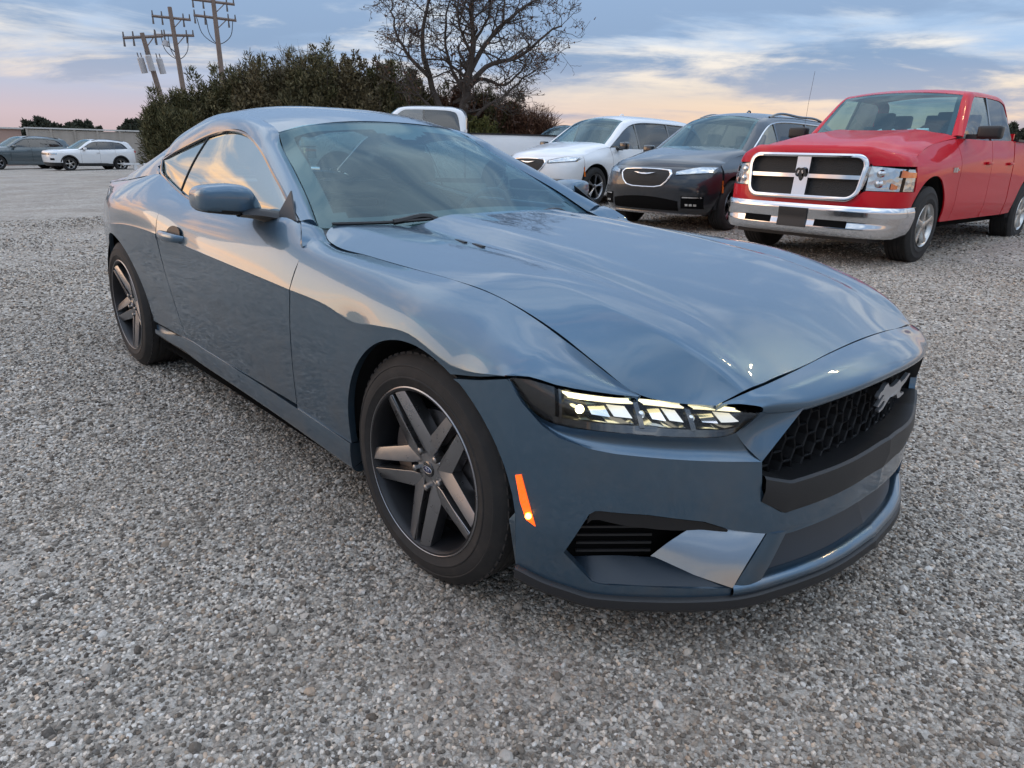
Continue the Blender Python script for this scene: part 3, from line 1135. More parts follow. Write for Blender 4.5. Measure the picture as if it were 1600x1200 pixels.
g = [[FP(s, float(zdu(s))-.004, -.006) for s in np.linspace(sTip+.055, s_of(.753, .55), 24)],
     [FP(s, float(zdu(s))-.014-.028*math.sin(math.pi*min(1, .12+.88*k/23)), .0-.012) for k, s in enumerate(np.linspace(sTip+.05, s_of(.753, .55), 24))],
     [FP(s, float(zdu(s))-.02-.030*math.sin(math.pi*min(1, .12+.88*k/23)), -.05) for k, s in enumerate(np.linspace(sTip+.05, s_of(.753, .55), 24))]]
V, F = gridmesh(loft(np.array(g), 24, 8, linear=True), 0, center=np.array([.3, -.2, .5]))
both('duct_fin', V, F, M_BLACKTRIM, car)
# duct ceiling
g = [[FP(s, float(zdu(s))-.003, -.010) for s in np.linspace(sTip+.03, s_of(.79, .48), 24)], [tuple(np.array((.44+.18*k/23, -.80+.27*k/23, .385))) for k in range(24)]]
V, F = gridmesh(loft(np.array(g), 24, 5), 0)
both('duct_ceiling', V, F, M_CAVITY, car)
# side marker
mk_ = [(.386, .894, .476), (.399, .889, .480), (.420, .880, .405), (.434, .873, .352), (.414, .883, .366), (.399, .889, .408)]
V = [FP(s_of(a, c), z, .004) for a, c, z in mk_]+[FP(s_of(a, c), z, -.004) for a, c, z in mk_]
F = [(0, 1, 2, 3, 4, 5)]+[(i, i+6, (i+1) % 6+6, (i+1) % 6) for i in range(6)]
mk_o = both('side_marker', V, F, M_AMBER, car, smooth=False)
for s, mo in zip((1, -1), mk_o):
    c = np.array(FP(s_of(.419, .881), .378, .006))
    bm = bmesh.new()
    bmesh.ops.create_uvsphere(bm, u_segments=10, v_segments=8, radius=.0075)
    me = bpy.data.meshes.new('marker_bulb')
    bm.to_mesh(me)
    bm.free()
    o = link('marker_bulb', me, M_AMBERHOT, mo)
    o.location = (c[0], c[1]*s, c[2])

# lower black lip
g = []
sL = np.linspace(sE+.004, SEND, 60)
for dz_, o in ((.002, -.03), (.002, .006), (-.004, .014), (-.024, .018), (-.034, .012), (-.036, -.05)):
    g.append([FP(s, float(zlip(s))+dz_, o) for s in sL])
V, F = gridmesh(np.array(g), 0, center=np.array([.2, 0, .3]))
both('front_lip', V, F, M_BLACKTRIM, car)

# nose panel between hood and grille
nose_lo = [(.770, .508, .655), (.795, .458, .652), (.818, .408, .6525), (.842, .317, .659), (.868, .205, .672), (.883, .06, .680), (.885, 0, .681)]
nose_up = [(.699, .571, .664), (.7285, .533, .687), (.7475, .46, .701), (.757, .36, .712), (.7655, .2, .7275), (.769, .06, .734), (.770, 0, .735)]
nm = [tuple((np.array(a)+np.array(c))/2+np.array([.008, 0, .010])) for a, c in zip(nose_lo, nose_up)]
nr = [(p[0]-.004, p[1], p[2]-.008) for p in nose_lo]
nr2 = [(p[0]-.028, p[1]-.01, p[2]-.014) for p in nose_lo]
nr2[-1] = (nr2[-1][0], 0, nr2[-1][2])
G = loft([full(r) for r in (nose_up, nm, nose_lo, nr, nr2)], 81, 24)
V, F = gridmesh(G, .0, center=np.array([.6, 0, .5]))
Vg, Fg = gridmesh(loft([full(nose_up), full([(p[0]-.012, p[1], p[2]-.02) for p in nose_up])], 81, 3), 0)
mesh('nose_panel', *join([(V, F), (Vg, Fg)]), M_BLUE, car)

# --- grille: cavity, mesh, bar, emblem
def gz_lim(yv):
    y = abs(yv)
    hi = float(np.interp(y, [0, .06, .205, .317, .408, .46, .503], [.676, .675, .667, .654, .646, .585, .535]))
    lo_ = float(np.interp(y, [0, .41, .515], [.40, .40, .46]))
    return lo_, hi


rows_ = []
yy = np.linspace(-.50, .50, 41)
g = [[(plan(s_of(.885-.33*y*y, abs(y)), -.105)[0], y, gz_lim(y)[0]-.03) for y in yy], [(plan(s_of(.885-.33*y*y, abs(y)), -.105)[0], y, gz_lim(y)[1]+.03) for y in yy]]
V, F = gridmesh(np.array(g), 0)
cav = [(V, F)]
mesh('grille_cavity', *join(cav), M_CAVITY, car)


def XP(y, off):
    s = SEND-abs(y)*1.02
    s = float(_sd[np.argmin(np.abs(_pd[:, 1]-abs(y)) + (np.array(_pd[:, 0]) < .3)*9)])
    p = plan(s, off)
    return p


per, hgt = .074, .0300
zr_, ir = .412, 0
while zr_ < .70:
    segs_ = []
    run = []
    yv = -.515
    pat = [(0, 1), (.38, 1), (.5, -1), (.88, -1)] if ir % 2 == 0 else [(0, -1), (.38, -1), (.5, 1), (.88, 1)]
    ptsr = []
    while yv < .515:
        for f_, sg in pat:
            ptsr.append((yv+f_*per, zr_+sg*hgt*.5))
        yv += per
    for y, z in ptsr+[(9, 9)]:
        lo_, hi = gz_lim(y) if abs(y) < .51 else (9, -9)
        if lo_-.03 < z < hi+.012:
            run.append((y, z))
        else:
            if len(run) > 1:
                segs_.append(run)
            run = []
    parts_ = []
    for rn in segs_:
        g_ = []
        for of, dz_ in ((-.110, .000), (-.064, .0035), (-.060, .001), (-.063, -.0045), (-.110, -.002)):
            g_.append([(XP(y, of)[0], y, z+dz_) for y, z in rn])
        parts_.append(gridmesh(np.array(g_), 0, center=np.array([.6, 0, .55])))
    if len(parts_) == 1:
        sl_ = mesh('grille_slat', *join(parts_), M_BLACKTRIM, car, smooth=False)
    zr_ += hgt
    ir += 1
# bar
yb = np.linspace(0, 1, 24)
bt = zline([(.79, .49, .492), (.817, .41, .466), (.858, .245, .474), (.88, .05, .488), (.885, 0, .489)])
bb = zline([(.79, .49, .432), (.815, .415, .387), (.854, .262, .394), (.876, .102, .405), (.885, 0, .406)])
sB = np.linspace(s_of(.789, .49), SEND, 40)
g = [[FP(s, float(bt(s))-.004, -.085) for s in sB], [FP(s, float(bt(s))+.003, -.001) for s in sB], [FP(s, float(bt(s))-.002, .006) for s in sB], [FP(s, (float(bt(s))+float(bb(s)))/2, .010) for s in sB], [FP(s, float(bb(s))-.002, .002) for s in sB], [FP(s, float(bb(s))-.006, -.04) for s in sB]]
V, F = gridmesh(np.array(g), 0, center=np.array([.3, 0, .4]))
both('grille_bar', V, F, M_BLACKTRIM, car, sharp=24)
# side frame of the grille opening
gf = [(.816, .405, .648), (.797, .46, .590), (.782, .500, .533), (.777, .513, .495), (.777, .511, .468), (.790, .486, .434), (.815, .413, .384)]
fr = [[(a, -c, z) for a, c, z in gf], [(a-.05, -c+.03, z) for a, c, z in gf], [(a-.10, -c+.02, z) for a, c, z in gf]]
V, F = gridmesh(loft(fr, 30, 8, linear=True, rowlinear=True), 0)
both('grille_frame', V, F, M_BLACKTRIM, car)
# running-horse emblem, head towards the car's right
horse = [(-.098, .012), (-.088, .022), (-.076, .024), (-.066, .034), (-.050, .038), (-.036, .026), (-.012, .021), (.016, .025), (.036, .030), (.050, .020), (.075, .024), (.105, .034), (.118, .030), (.090, .014), (.062, .006), (.054, -.006), (.070, -.014), (.090, -.014), (.094, -.020), (.062, -.024), (.046, -.022), (.032, -.008), (.006, -.008), (-.016, -.006), (-.034, -.018), (-.052, -.030), (-.074, -.034), (-.078, -.028), (-.056, -.022), (-.046, -.010), (-.060, -.006), (-.084, -.018), (-.092, -.014), (-.070, .002), (-.060, .010), (-.074, .012), (-.090, .004)]
V, F = [], []
n = len(horse)
for of in (.862, .872):
    for a, c in horse:
        V.append((of-.0018*(a*10)**2, a, .610+c*1.05))
F = [tuple(range(n)), tuple(range(n, 2*n))[::-1]]+[(i, (i+1) % n, n+(i+1) % n, n+i) for i in range(n)]
mesh('horse_emblem', V, F, M_EMBLEM, car, smooth=False)
V, F = box((.835, 0, .61), (.05, .05, .02))
mesh('emblem_mount', V, F, M_BLACKTRIM, car)

# lower grille mouth
g = [[FP(s, .345, -.09) for s in np.linspace(s_of(.80, .45), SEND, 20)], [FP(s, .27, -.10) for s in np.linspace(s_of(.80, .45), SEND, 20)]]
V, F = gridmesh(np.array(g), 0)
both('lower_mesh', V, F, M_CAVITY, car)

# ------------------------------------------------------------------ headlamps
inw = np.array([-.72, .60, -.12])


def HLP(u, v, d=0.0):
    """u along the lamp 797..1187, v 0 top..1 bottom, d depth behind the lens"""
    a, c = ht_f(u), hb_f(u)
    p = a*(1-v)+c*v
    p = p-inw*.012*math.sin(math.pi*v)*min(1, (u-797)/80)*min(1, (1187-u)/40+.2)
    return p+inw*d


us = np.linspace(797.5, 1186.5, 56)
g = np.array([[HLP(u, v, .002) for u in us] for v in np.linspace(.0, 1, 12)])
V, F = gridmesh(g, 0, center=np.array([.3, -.2, .5]))
lens = both('headlight_lens', V, F, M_GLASS_CLEAR, car)
g = np.array([[HLP(u, v, .060*min(1, (u-790)/60)) for u in us] for v in np.linspace(-.04, 1.04, 10)])
V, F = gridmesh(g, 0)
tp = np.array([[HLP(u, -.02, d) for u in us] for d in (.001, .062)])
Vt, Ft = gridmesh(tp, 0)
bt_ = np.array([[HLP(u, 1.01, d) for u in us] for d in (.001, .062)])
Vb, Fb = gridmesh(bt_, 0)
both('headlight_housing', *join([(V, F), (Vt, Ft), (Vb, Fb)]), M_GLOSSBLACK, car)
# black bezel along the lower edge and at the outer corner
g = np.array([[HLP(u, v, d) for u in np.linspace(865, 1150, 40)] for v, d in ((1.0, .006), (.78, .010), (.74, .03))])
V, F = gridmesh(g, 0)
g2 = np.array([[HLP(u, v, d) for v in np.linspace(0, 1, 10)] for u, d in ((868, .03), (874, .006), (878, .006), (884, .03))])
V2, F2 = gridmesh(g2, 0)
g3 = np.array([[HLP(u, v, .012) for v in np.linspace(0.0, 1, 10)] for u in (800, 830, 868)])
V3, F3 = gridmesh(g3, 0)
both('headlight_bezel', *join([(V, F), (V2, F2), (V3, F3)]), M_GLOSSBLACK, car)
for (ua, ub) in ((880, 984), (999, 1064), (1077, 1150)):
    # daytime running bar
    g = np.array([[HLP(u+(8 if v > .1 else 0), v, d) for u in np.linspace(ua, ub, 10)] for v, d in ((.04, .004), (.04, .012), (.09, .008), (.165, .010), (.20, .016))])
    V, F = gridmesh(g, 0)
    a_, c_ = both('running_light', V, F, M_LED, car)
    # projector lens
    um = ua+.26*(ub-ua) if ua < 900 else ua+4
    for s in (1, -1):
        bm = bmesh.new()
        bmesh.ops.create_uvsphere(bm, u_segments=14, v_segments=10, radius=.0095)
        me = bpy.data.meshes.new('projector')
        bm.to_mesh(me)
        bm.free()
        o = link('projector', me, M_LEDHOT if ua < 900 else M_LEDREF, car)
        p = HLP(um, .47, .020)
        o.location = (p[0], p[1]*s, p[2])
    # two slanting light panels, a chrome floor and a dark divider
    u0 = um+11
    wdt = (ub-u0)/2.0
    for k in range(2):
        g = []
        for vv in np.linspace(0, 1, 5):
            row = []
            for q in np.linspace(0, 1, 6):
                u = u0+wdt*k+(wdt-5)*q+(8+2*k)*vv
                row.append(HLP(min(u, 1168), .30+.28*vv, .042-.018*vv-.010*q))
            g.append(row)
        V, F = gridmesh(np.array(g), 0)
        both('light_panel', V, F, M_LEDSOFT if k else M_LEDREF, car)
    g = []
    for vv in np.linspace(0, 1, 5):
        row = []
        for q in np.linspace(0, 1, 22):
            u = um-6+(ub+8-um)*q+6*vv
            row.append(HLP(min(u, 1168), .60+.15*vv, .040-.026*vv+.004*math.sin(q*9)))
        g.append(row)
    V, F = gridmesh(np.array(g), 0)
    both('reflector', V, F, M_LEDREF, car)
    if ub < 1100:
        g = np.array([[HLP(u+12*vv, .02+.80*vv, d) for u, d in ((ub+3, .030), (ub+4, .008), (ub+12, .008), (ub+13, .03))] for vv in np.linspace(0, 1, 5)])
        V, F = gridmesh(g, 0)
        both('reflector_divider', V, F, M_GLOSSBLACK, car)

# ------------------------------------------------------------------ wheels
def tyre_profile(r, rl, wd, d0=0.0):
    """outside profile from rim lip outwards and round to the inner side"""
    h = r-rl
    p = [(d0-.010, rl-.004), (d0+.001, rl+.06*h), (d0+.005, rl+.26*h), (d0+.0075, rl+.29*h), (d0+.0075, rl+.32*h), (d0+.0055, rl+.34*h), (d0+.006, rl+.46*h), (d0+.001, rl+.62*h), (d0+.0025, rl+.64*h), (d0+.0015, rl+.67*h), (d0-.0015, rl+.70*h), (d0-.012, rl+.86*h), (d0-.024, rl+.965*h)]
    n = 5
    wt = wd-.048
    for k in range(n):
        a = d0-.024-wt*k/n
        c = d0-.024-wt*(k+1)/n
        p += [(a-.006, r), (c+.008, r)]
        if k < n-1:
            p += [(c+.005, r-.007), (c-.004+.003, r-.007)]
    p += [(d0-wd+.024, rl+.965*h), (d0-wd-.012, rl+.45*h), (d0-wd+.01, rl)]
    return p


def build_tyre(r, rl, wd, mat=M_TYRE, seg=72):
    return revolve(tyre_profile(r, rl, wd), seg)


def coupe_wheel(name, side):
    """local frame: axle at origin, outer face towards -y"""
    t = bpy.data.objects.new(name, None)
    COL.objects.link(t)
    t.parent = car
    V, F = build_tyre(.338, .241, .235)
    mesh('tyre', V, F, M_TYRE, t)
    # raised tread blocks read at the shoulder
    lugs = []
    for k in range(64):
        a = 2*math.pi*k/64
        V, F = box((0, .030, .3345), (.021, .018, .006))
        lugs.append((xf(V, roty(a)), F))
    mesh('tread_shoulder', *join(lugs), M_TYRE, t)
    V, F = revolve([(-.010, .236), (.0, .2385), (.004, .2425), (.002, .2455), (-.003, .2455)], 96)
    V2, F2 = revolve([(.003, .2435), (.002, .236), (-.004, .2315), (-.020, .2285), (-.05, .222), (-.19, .215), (-.20, .235)], 96)
    rim = mesh('rim', V, F, M_RIM, t)
    mesh('rim_barrel', V2, F2, M_RIMDARK, rim)
    ph = 121.0
    bars, dark = [], []
    for k in range(5):
        a0 = ph+72*k
        for sg in (-1, 1):
            def P(r, a, d):
                t_ = R(a0+sg*a)
                return (r*math.cos(t_), -d, r*math.sin(t_))
            A, B, C, D, E_ = (.050, 22), (.2325, 2.2), (.2325, 11.8), (.104, 36.2), (.042, 36.2)
            top = [P(*A, -.030), P(*B, -.003), P(*C, -.009), P(*D, -.032), P(*E_, -.033)]
            ridge = [P(.075, 11, -.026), P(.232, 3.6, .001)]
            low = [P(A[0], A[1]+2, -.060), P(B[0], B[1]+1.0, -.045), P(C[0], C[1]-1.2, -.050), P(D[0], D[1], -.066), P(*E_, -.066)]
            Vb = top+low+ridge
            # faces: inner facet strip (slot side), wide facet, sides
            Fb = [(0, 10, 11, 1), (10, 3, 2, 11), (0, 4, 3, 10), (0, 1, 6, 5), (2, 3, 8, 7), (1, 2, 7, 6), (1, 11, 2)]
            if sg < 0:
                Fb = [f[::-1] for f in Fb]
            bars.append((np.array(Vb), Fb))
    sp_ = mesh('spokes', *join(bars), M_RIM, t, smooth=False)
    bevel(sp_, .0022, 2, 25)
    V, F = revolve([(-.032, 0.0001), (-.030, .020), (-.033, .034), (-.034, .052), (-.045, .060), (-.06, .062)], 40)
    mesh('hub', V, F, M_RIM, t)
    V, F = revolve([(-.026, .0001), (-.0265, .020), (-.029, .0235), (-.034, .024)], 32)
    cap = mesh('centre_cap', V, F, M_GLOSSBLACK, t)
    V, F = revolve([(-.0250, .0001), (-.0258, .014)], 24)
    V = V*np.array([1.25, 1, .62])
    mesh('cap_oval', V, F, material('cap_oval_blue', (.02, .03, .10), .25, .3, 1), t)
    V, F = revolve([(-.0248, .0152), (-.0245, .0160), (-.0252, .0168)], 24)
    V = V*np.array([1.25, 1, .62])
    sc = [(-.008, .002), (-.003, .005), (.001, -.003), (.006, .003), (.009, -.001)]
    Vs, Fs = tube([(a, .0243, c) for a, c in curve([(p[0], p[1], 0) for p in sc], 16)[:, :2]], .0011, 5)
    mesh('cap_script', *join([(V, F), (Vs, Fs)]), M_EMBLEM, t)
    for k in range(5):
        a = R(ph+72*k)
        V, F = revolve([(-.018, .0001), (-.0185, .006), (-.021, .0095), (-.034, .0105), (-.05, .0105)], 6)
        mesh('lug_nut', xf(V, None, (.057*math.cos(a), 0, .057*math.sin(a))), F, M_STEEL, t)
    V, F = revolve([(-.072, .06), (-.072, .165), (-.095, .165), (-.095, .06)], 48)
    mesh('brake_disc', V, F, M_DISC, t)
    V, F = revolve([(-.10, .02), (-.10, .212)], 40)
    mesh('barrel_back', V, F, M_CAVITY, t)
    V, F = revolve([(-.060, .02), (-.068, .08)], 30)
    mesh('disc_hat', V, F, M_RIMDARK, t)
    th = np.linspace(R(150), R(210), 10)
    cal = []
    for tt_ in th:
        for rr_, dd_ in ((.12, -.055), (.185, -.055), (.185, -.11), (.12, -.11)):
            cal.append((rr_*math.cos(tt_), -dd_, rr_*math.sin(tt_)))
    Fc = [(i*4+k, i*4+(k+1) % 4, (i+1)*4+(k+1) % 4, (i+1)*4+k) for i in range(9) for k in range(4)]+[(0, 1, 2, 3), (36, 37, 38, 39)]
    mesh('brake_caliper', np.array(cal), Fc, M_DISC, t)
    return t


def copy_tree(o, parent=None):
    c = o.copy()
    COL.objects.link(c)
    if parent is not None:
        c.parent = parent
    for ch in o.children:
        copy_tree(ch, c)
    return c


wf = coupe_wheel('wheel', 1)
wf.location = (0, -.895, .336)
wf.rotation_euler = (0, 0, R(1.1))
wr_ = copy_tree(wf, car)
wr_.location = (-2.72, -.910, .336)
wr_.rotation_euler = (0, R(-9), 0)
for xx, yy_ in ((0, .895), (-2.72, .910)):
    q = copy_tree(wf, car)
    q.location = (xx, yy_, .336)
    q.rotation_euler = (0, R(20), math.pi)

# ------------------------------------------------------------------ floor pan and cabin
fl = [[(.62, .70, .20), (.35, .88, .20), (-.35, .86, .19), (-2.3, .86, .19), (-3.1, .84, .24), (-3.6, .70, .34)]]
row = [(.80, .38), (.70, .55), (.36, .60), (-.37, .60), (-.38, .87), (-2.33, .87), (-2.35, .60), (-3.10, .60), (-3.12, .82), (-3.58, .70)]
V, F = [], []
for x0, wv in row:
    V += [(x0, -wv, .19 if x0 > -2.4 else .26), (x0, wv, .19 if x0 > -2.4 else .26)]
F = [(2*i, 2*i+1, 2*i+3, 2*i+2) for i in range(len(row)-1)]
mesh('floor_pan', V, F, M_CAVITY, car)
# engine-bay screens so that no daylight shows through the gaps
for c_, d_ in (((.08, 0, .42), (.95, 1.10, .44)), ((-.60, 0, .55), (.02, 1.60, .50)), ((-2.95, 0, .60), (.9, 1.16, .56))):
    V, F = box(c_, d_)
    mesh('bulkhead', V, F, M_CAVITY, car)
# cabin sides (door cards)
g = np.array([[(x0, -.86, .22), (x0, -.84, .60), (x0, -.775, .925)] for x0 in np.linspace(-.90, -2.45, 8)])
V, F = gridmesh(g, 0)
both('door_card', V, F, M_INT, car)
g = loft([full([(-.62, .80, .60), (-.60, .4, .60), (-.60, 0, .60)]), full([(-.80, .77, .88), (-.72, .4, .89), (-.70, 0, .895)]), full([(-1.05, .76, .90), (-1.00, .4, .915), (-1.0, 0, .905)]), full([(-1.15, .76, .84), (-1.1, .4, .84), (-1.1, 0, .80)]), full([(-1.10, .76, .55), (-1.05, .4, .55), (-1.05, 0, .50)])], 31, 24)
V, F = gridmesh(g, 0, center=np.array([-.8, 0, .5]))
mesh('dashboard', V, F, M_INT, car)


def coupe_seat(yc):
    t = bpy.data.objects.new('seat', None)
    COL.objects.link(t)
    t.parent = car

    def pad(rows_, nm, mt=M_SEAT):
        G_ = loft(rows_, 22, 16)
        V_, F_ = gridmesh(G_, 0)
        return mesh(nm, V_, F_, mt, t)

    def ringx(x0, z0, w_, th, tilt):
        rg = []
        for k in range(17):
            a = 2*math.pi*k/16
            c, s = math.cos(a), math.sin(a)
            dx_ = th*math.copysign(abs(s)**.7, s)
            rg.append((x0+dx_*math.cos(tilt), yc+w_*math.copysign(abs(c)**.5, c), z0+dx_*math.sin(tilt)))
        return rg
    pad([ringx(-1.62, .50, .03, .02, .2), ringx(-1.63, .52, .24, .06, .2), ringx(-1.68, .68, .255, .075, .2), ringx(-1.74, .84, .24, .065, .2), ringx(-1.79, .97, .15, .05, .2), ringx(-1.80, 1.0, .03, .02, .2)], 'backrest')
    pad([ringx(-1.80, 1.01, .03, .02, .2), ringx(-1.80, 1.02, .12, .05, .2), ringx(-1.815, 1.09, .135, .05, .2), ringx(-1.82, 1.16, .10, .035, .2), ringx(-1.82, 1.17, .02, .01, .2)], 'headrest')
    V_, F_ = box((-1.38, yc, .44), (.52, .50, .16))
    bevel(mesh('cushion', V_, F_, M_SEAT, t), .04, 3)
    return t


coupe_seat(-.37)
coupe_seat(.37)
V, F = box((-2.35, 0, .62), (.18, 1.2, .45))
bevel(mesh('rear_seat', V, F, M_SEAT, car), .06, 3)
# steering wheel on the far side
cc = np.array((-1.22, .37, .84))
ringp = []
for k in range(33):
    a = 2*math.pi*k/32
    ringp.append(cc+np.array([.06*math.sin(a), .18*math.cos(a), .17*math.sin(a)]))
V, F = tube(ringp, .014, 8, False)
V2, F2 = box(cc+np.array([.02, 0, -.01]), (.05, .14, .09))
V3, F3 = box(cc+np.array([.01, 0, 0]), (.02, .34, .03))
mesh('steering_wheel', *join([(V, F), (V2, F2), (V3, F3)]), M_INT, car)
V, F = box((-1.36, 0, 1.175), (.03, .24, .065), roty(.2))
bevel(mesh('rearview_mirror', V, F, M_INT, car), .015, 2)
G2 = loft([full([(p[0], p[1]*.98, p[2]-.03) for p in r_]) for r_ in ([(-1.50, .52, 1.25), (-1.47, .3, 1.285), (-1.45, 0, 1.29)], [(-1.9, .51, 1.30), (-1.9, .3, 1.345), (-1.9, 0, 1.355)], [(-2.4, .51, 1.27), (-2.4, .3, 1.32), (-2.4, 0, 1.33)])], 20, 10)
V, F = gridmesh(G2, 0)
mesh('headliner', V, F, M_INTGREY, car)

# ================================================================== other vehicles
def terrain(x, y):
    """lot surface: level under the coupe, tilting gently up to the right and down to the far left"""
    x, y = np.asarray(x, float), np.asarray(y, float)
    dx_ = np.maximum(np.maximum(x-1.2, -4.0-x), 0)
    dy_ = np.maximum(np.maximum(y-1.2, -3.2-y), 0)
    d = np.sqrt(dx_**2+dy_**2)
    k = np.clip((d-.3)/5.0, 0, 1)
    k = k*k*(3-2*k)
    far = np.clip((np.sqrt(x*x+y*y)-60)/200, 0, 1)
    return .11*np.exp(-((x+10.5)**2+(y-9.5)**2)/22.0)+k*(1-far)*(.0129*np.clip(x, -60, 40)+.0238*np.clip(y, -20, 45))


def tz(x, y):
    return float(terrain(x, y))


def sec_fn(stations):
    xs = [s[0] for s in stations]
    n = len(stations[0][1])
    fw = [spl(xs, [s[1][k][0] for s in stations]) for k in range(n)]
    fz = [spl(xs, [s[1][k][1] for s in stations]) for k in range(n)]

    def f(x):
        return np.array([(float(fw[k](x)), float(fz[k](x))) for k in range(n)])
    f.n = n
    return f


def vcol(sec, x, zlow, nv, ttop=None):
    sc = sec(x)
    n = sec.n
    top = n-1 if ttop is None else ttop
    tt_ = np.linspace(0, top, 120)
    q = spl(np.arange(n), sc)(tt_)
    zz_ = np.maximum.accumulate(q[:, 1])
    tl = float(np.interp(zlow, zz_, tt_)) if zlow > zz_[0] else 0.0
    return np.array([(x, *r_) for r_ in spl(np.arange(n), sc)(np.linspace(tl, top, nv))])


def vside(root, sec, x0, x1, arches, mat, name, nv=16, dx=.10, flange=.015, part_label=None):
    """side panel from x0 (rear) to x1 (front) with wheel arches (xc, zc, r) cut out"""
    xs = set(np.round(np.linspace(x0, x1, max(3, int((x1-x0)/dx)+2)), 4))
    for xc, zc, r in arches:
        for th in np.linspace(0, 180, 25):
            xx = round(xc+r*math.cos(R(th)), 4)
            if x0 < xx < x1:
                xs.add(xx)
        for e in (-1, 1):
            xx = round(xc+e*(r+.002), 4)
            if x0 < xx < x1:
                xs.add(xx)
    cols_ = []
    for x in sorted(xs):
        zl = -9
        for xc, zc, r in arches:
            if abs(x-xc) <= r+1e-6:
                zl = zc+math.sqrt(max(r*r-(x-xc)**2, 0))
        cols_.append(vcol(sec, x, zl, nv))
    G = np.stack(cols_, 1)*np.array([1, -1, 1])
    V, F = gridmesh(G, flange)
    return both(name, V, F, mat, root)


def liners(root, arches, wo, wi=.55, mat=None):
    for xc, zc, r in arches:
        Vp, Fp = [], []
        n = 24
        prof = [(wo-.02, r+.004), (wo-.05, r+.03), (wi, r+.03), (wi, .0)]
        for k in range(n+1):
            t = R(-6+192*k/n)
            for wv, rr_ in prof:
                Vp.append((xc+rr_*math.cos(t), -wv, zc+rr_*math.sin(t)))
        q = len(prof)
        for k in range(n):
            for i in range(q-1):
                Fp.append((k*q+i, k*q+i+1, (k+1)*q+i+1, (k+1)*q+i))
        both('wheel_housing', np.array(Vp), Fp, M_LINER, root)


def across(root, name, rows3, mat, n=31, m=20, flange=.012, zc=.3, linear=False):
    """rows3: list of half rows (outer->centre) as (x,w,z); full-width panel"""
    G = loft([full(r) for r in rows3], n, m, linear=linear)
    V, F = gridmesh(G, flange, center=np.array([float(G[..., 0].mean()), 0, zc]))
    return mesh(name, V, F, mat, root)


class Front:
    """blunt front surface: rows (z, half width at xs, xs, x centre, exponent)"""
    def __init__(self, rows):
        self.z = [r[0] for r in rows]
        self.f = spl(self.z, [r[1:] for r in rows])

    def P(self, y, z, off=0.0):
        W, xs, xc, n = self.f(z)
        q = min(abs(y)/W, 1.0)
        x = xs+(xc-xs)*(1-q**n)**(1/n)
        return np.array((x+off, y, z))

    def edge(self, z, m=26):
        W, xs, xc, n = self.f(z)
        t = np.linspace(0, math.pi/2, m)
        return [(xs+(xc-xs)*math.sin(a)**(2/n), W*math.cos(a)**(2/n), z) for a in t]

    def patch(self, y0, y1, zl, zh, off=0.0, n=24, m=8, depth=.02):
        g = []
        for v in np.linspace(0, 1, m):
            row = []
            for y in np.linspace(y0, y1, n):
                a = zl(y) if callable(zl) else zl
                c = zh(y) if callable(zh) else zh
                row.append(self.P(y, a+(c-a)*v, off))
            g.append(row)
        return gridmesh(np.array(g), depth, center=np.array([-1.0, 0, .6]))

    def ring(self, outer, inner_, off, depth=.03, n=80):
        """frame between two closed outlines given as [(y,z)] """
        o = curve([(a, c, 0) for a, c in outer+[outer[0]]], n, True)
        i_ = curve([(a, c, 0) for a, c in inner_+[inner_[0]]], n, True)
        rows_ = []
        for f_, of in ((0, off-depth), (0.04, off), (.5, off+.006), (.96, off), (1, off-depth)):
            rows_.append([self.P(*(o[k, :2]*(1-f_)+i_[k, :2]*f_), of) for k in range(n)])
        G = np.array(rows_)
        return gridmesh(G, 0, center=np.array([-1.0, 0, .6]))


def rrect(y0, y1, z0, z1, r, n=5):
    o = []
    for cx_, cz_, a0 in ((y1-r, z1-r, 0), (y0+r, z1-r, 90), (y0+r, z0+r, 180), (y1-r, z0+r, 270)):
        for k in range(n):
            a = R(a0+90*k/(n-1))
            o.append((cx_+r*math.cos(a), cz_+r*math.sin(a)))
    return o


def alloy(root, loc, r, rl, wd, nsp, style, side, mat, phase=0.0):
    """wheel as a part with tyre, rim and spokes"""
    t = bpy.data.objects.new('wheel', None)
    COL.objects.link(t)
    t.parent = root
    t.location = loc
    t.rotation_euler = (0, 0, 0 if side < 0 else math.pi)
    V, F = revolve(tyre_profile(r, rl, wd), 40)
    mesh('tyre', V, F, M_TYRE, t)
    V, F = revolve([(-.01, rl-.006), (.002, rl-.003), (.006, rl+.003), (0, rl+.005)], 48)
    V2, F2 = revolve([(.005, rl), (-.012, rl-.014), (-.06, rl-.022), (-wd*.8, rl-.03)], 48)
    mesh('rim', *join([(V, F), (V2, F2)]), mat, t)
    V, F = revolve([(-.075, .02), (-.075, rl-.02)], 32)
    mesh('barrel_back', V, F, M_CAVITY, t)
    sp_ = []
    for k in range(nsp):
        a0 = phase+360.0*k/nsp
        pairs = ((0, 1.0),) if style != 'twin' else ((-6.5, .55), (6.5, .55))
        for da, wsc in pairs:
            pts = []
            for rr_, hw, d in ((.045, .030, -.012), (.10, .022, -.012), (rl*.75, .024, -.012), (rl-.008, .036, -.006)):
                hw *= wsc*(1.35 if style == 'chunky' else 1.0)
                for e, dd in ((-1, -.040), (-.8, 0), (0, .008), (.8, 0), (1, -.040)):
                    t_ = R(a0+da*(rr_/rl)**1.0)
                    ux, uz = math.cos(t_), math.sin(t_)
                    pts.append((rr_*ux-e*hw*uz, -(d+dd), rr_*uz+e*hw*ux))
            Fq = [(i*5+j, i*5+j+1, (i+1)*5+j+1, (i+1)*5+j) for i in range(3) for j in range(4)]
            sp_.append((np.array(pts), Fq))
    mesh('spokes', *join(sp_), mat, t)
    V, F = revolve([(.0, .0001), (-.002, .034), (-.010, .050), (-.03, .055)], 24)
    mesh('hub_cap', V, F, mat, t)
    return t


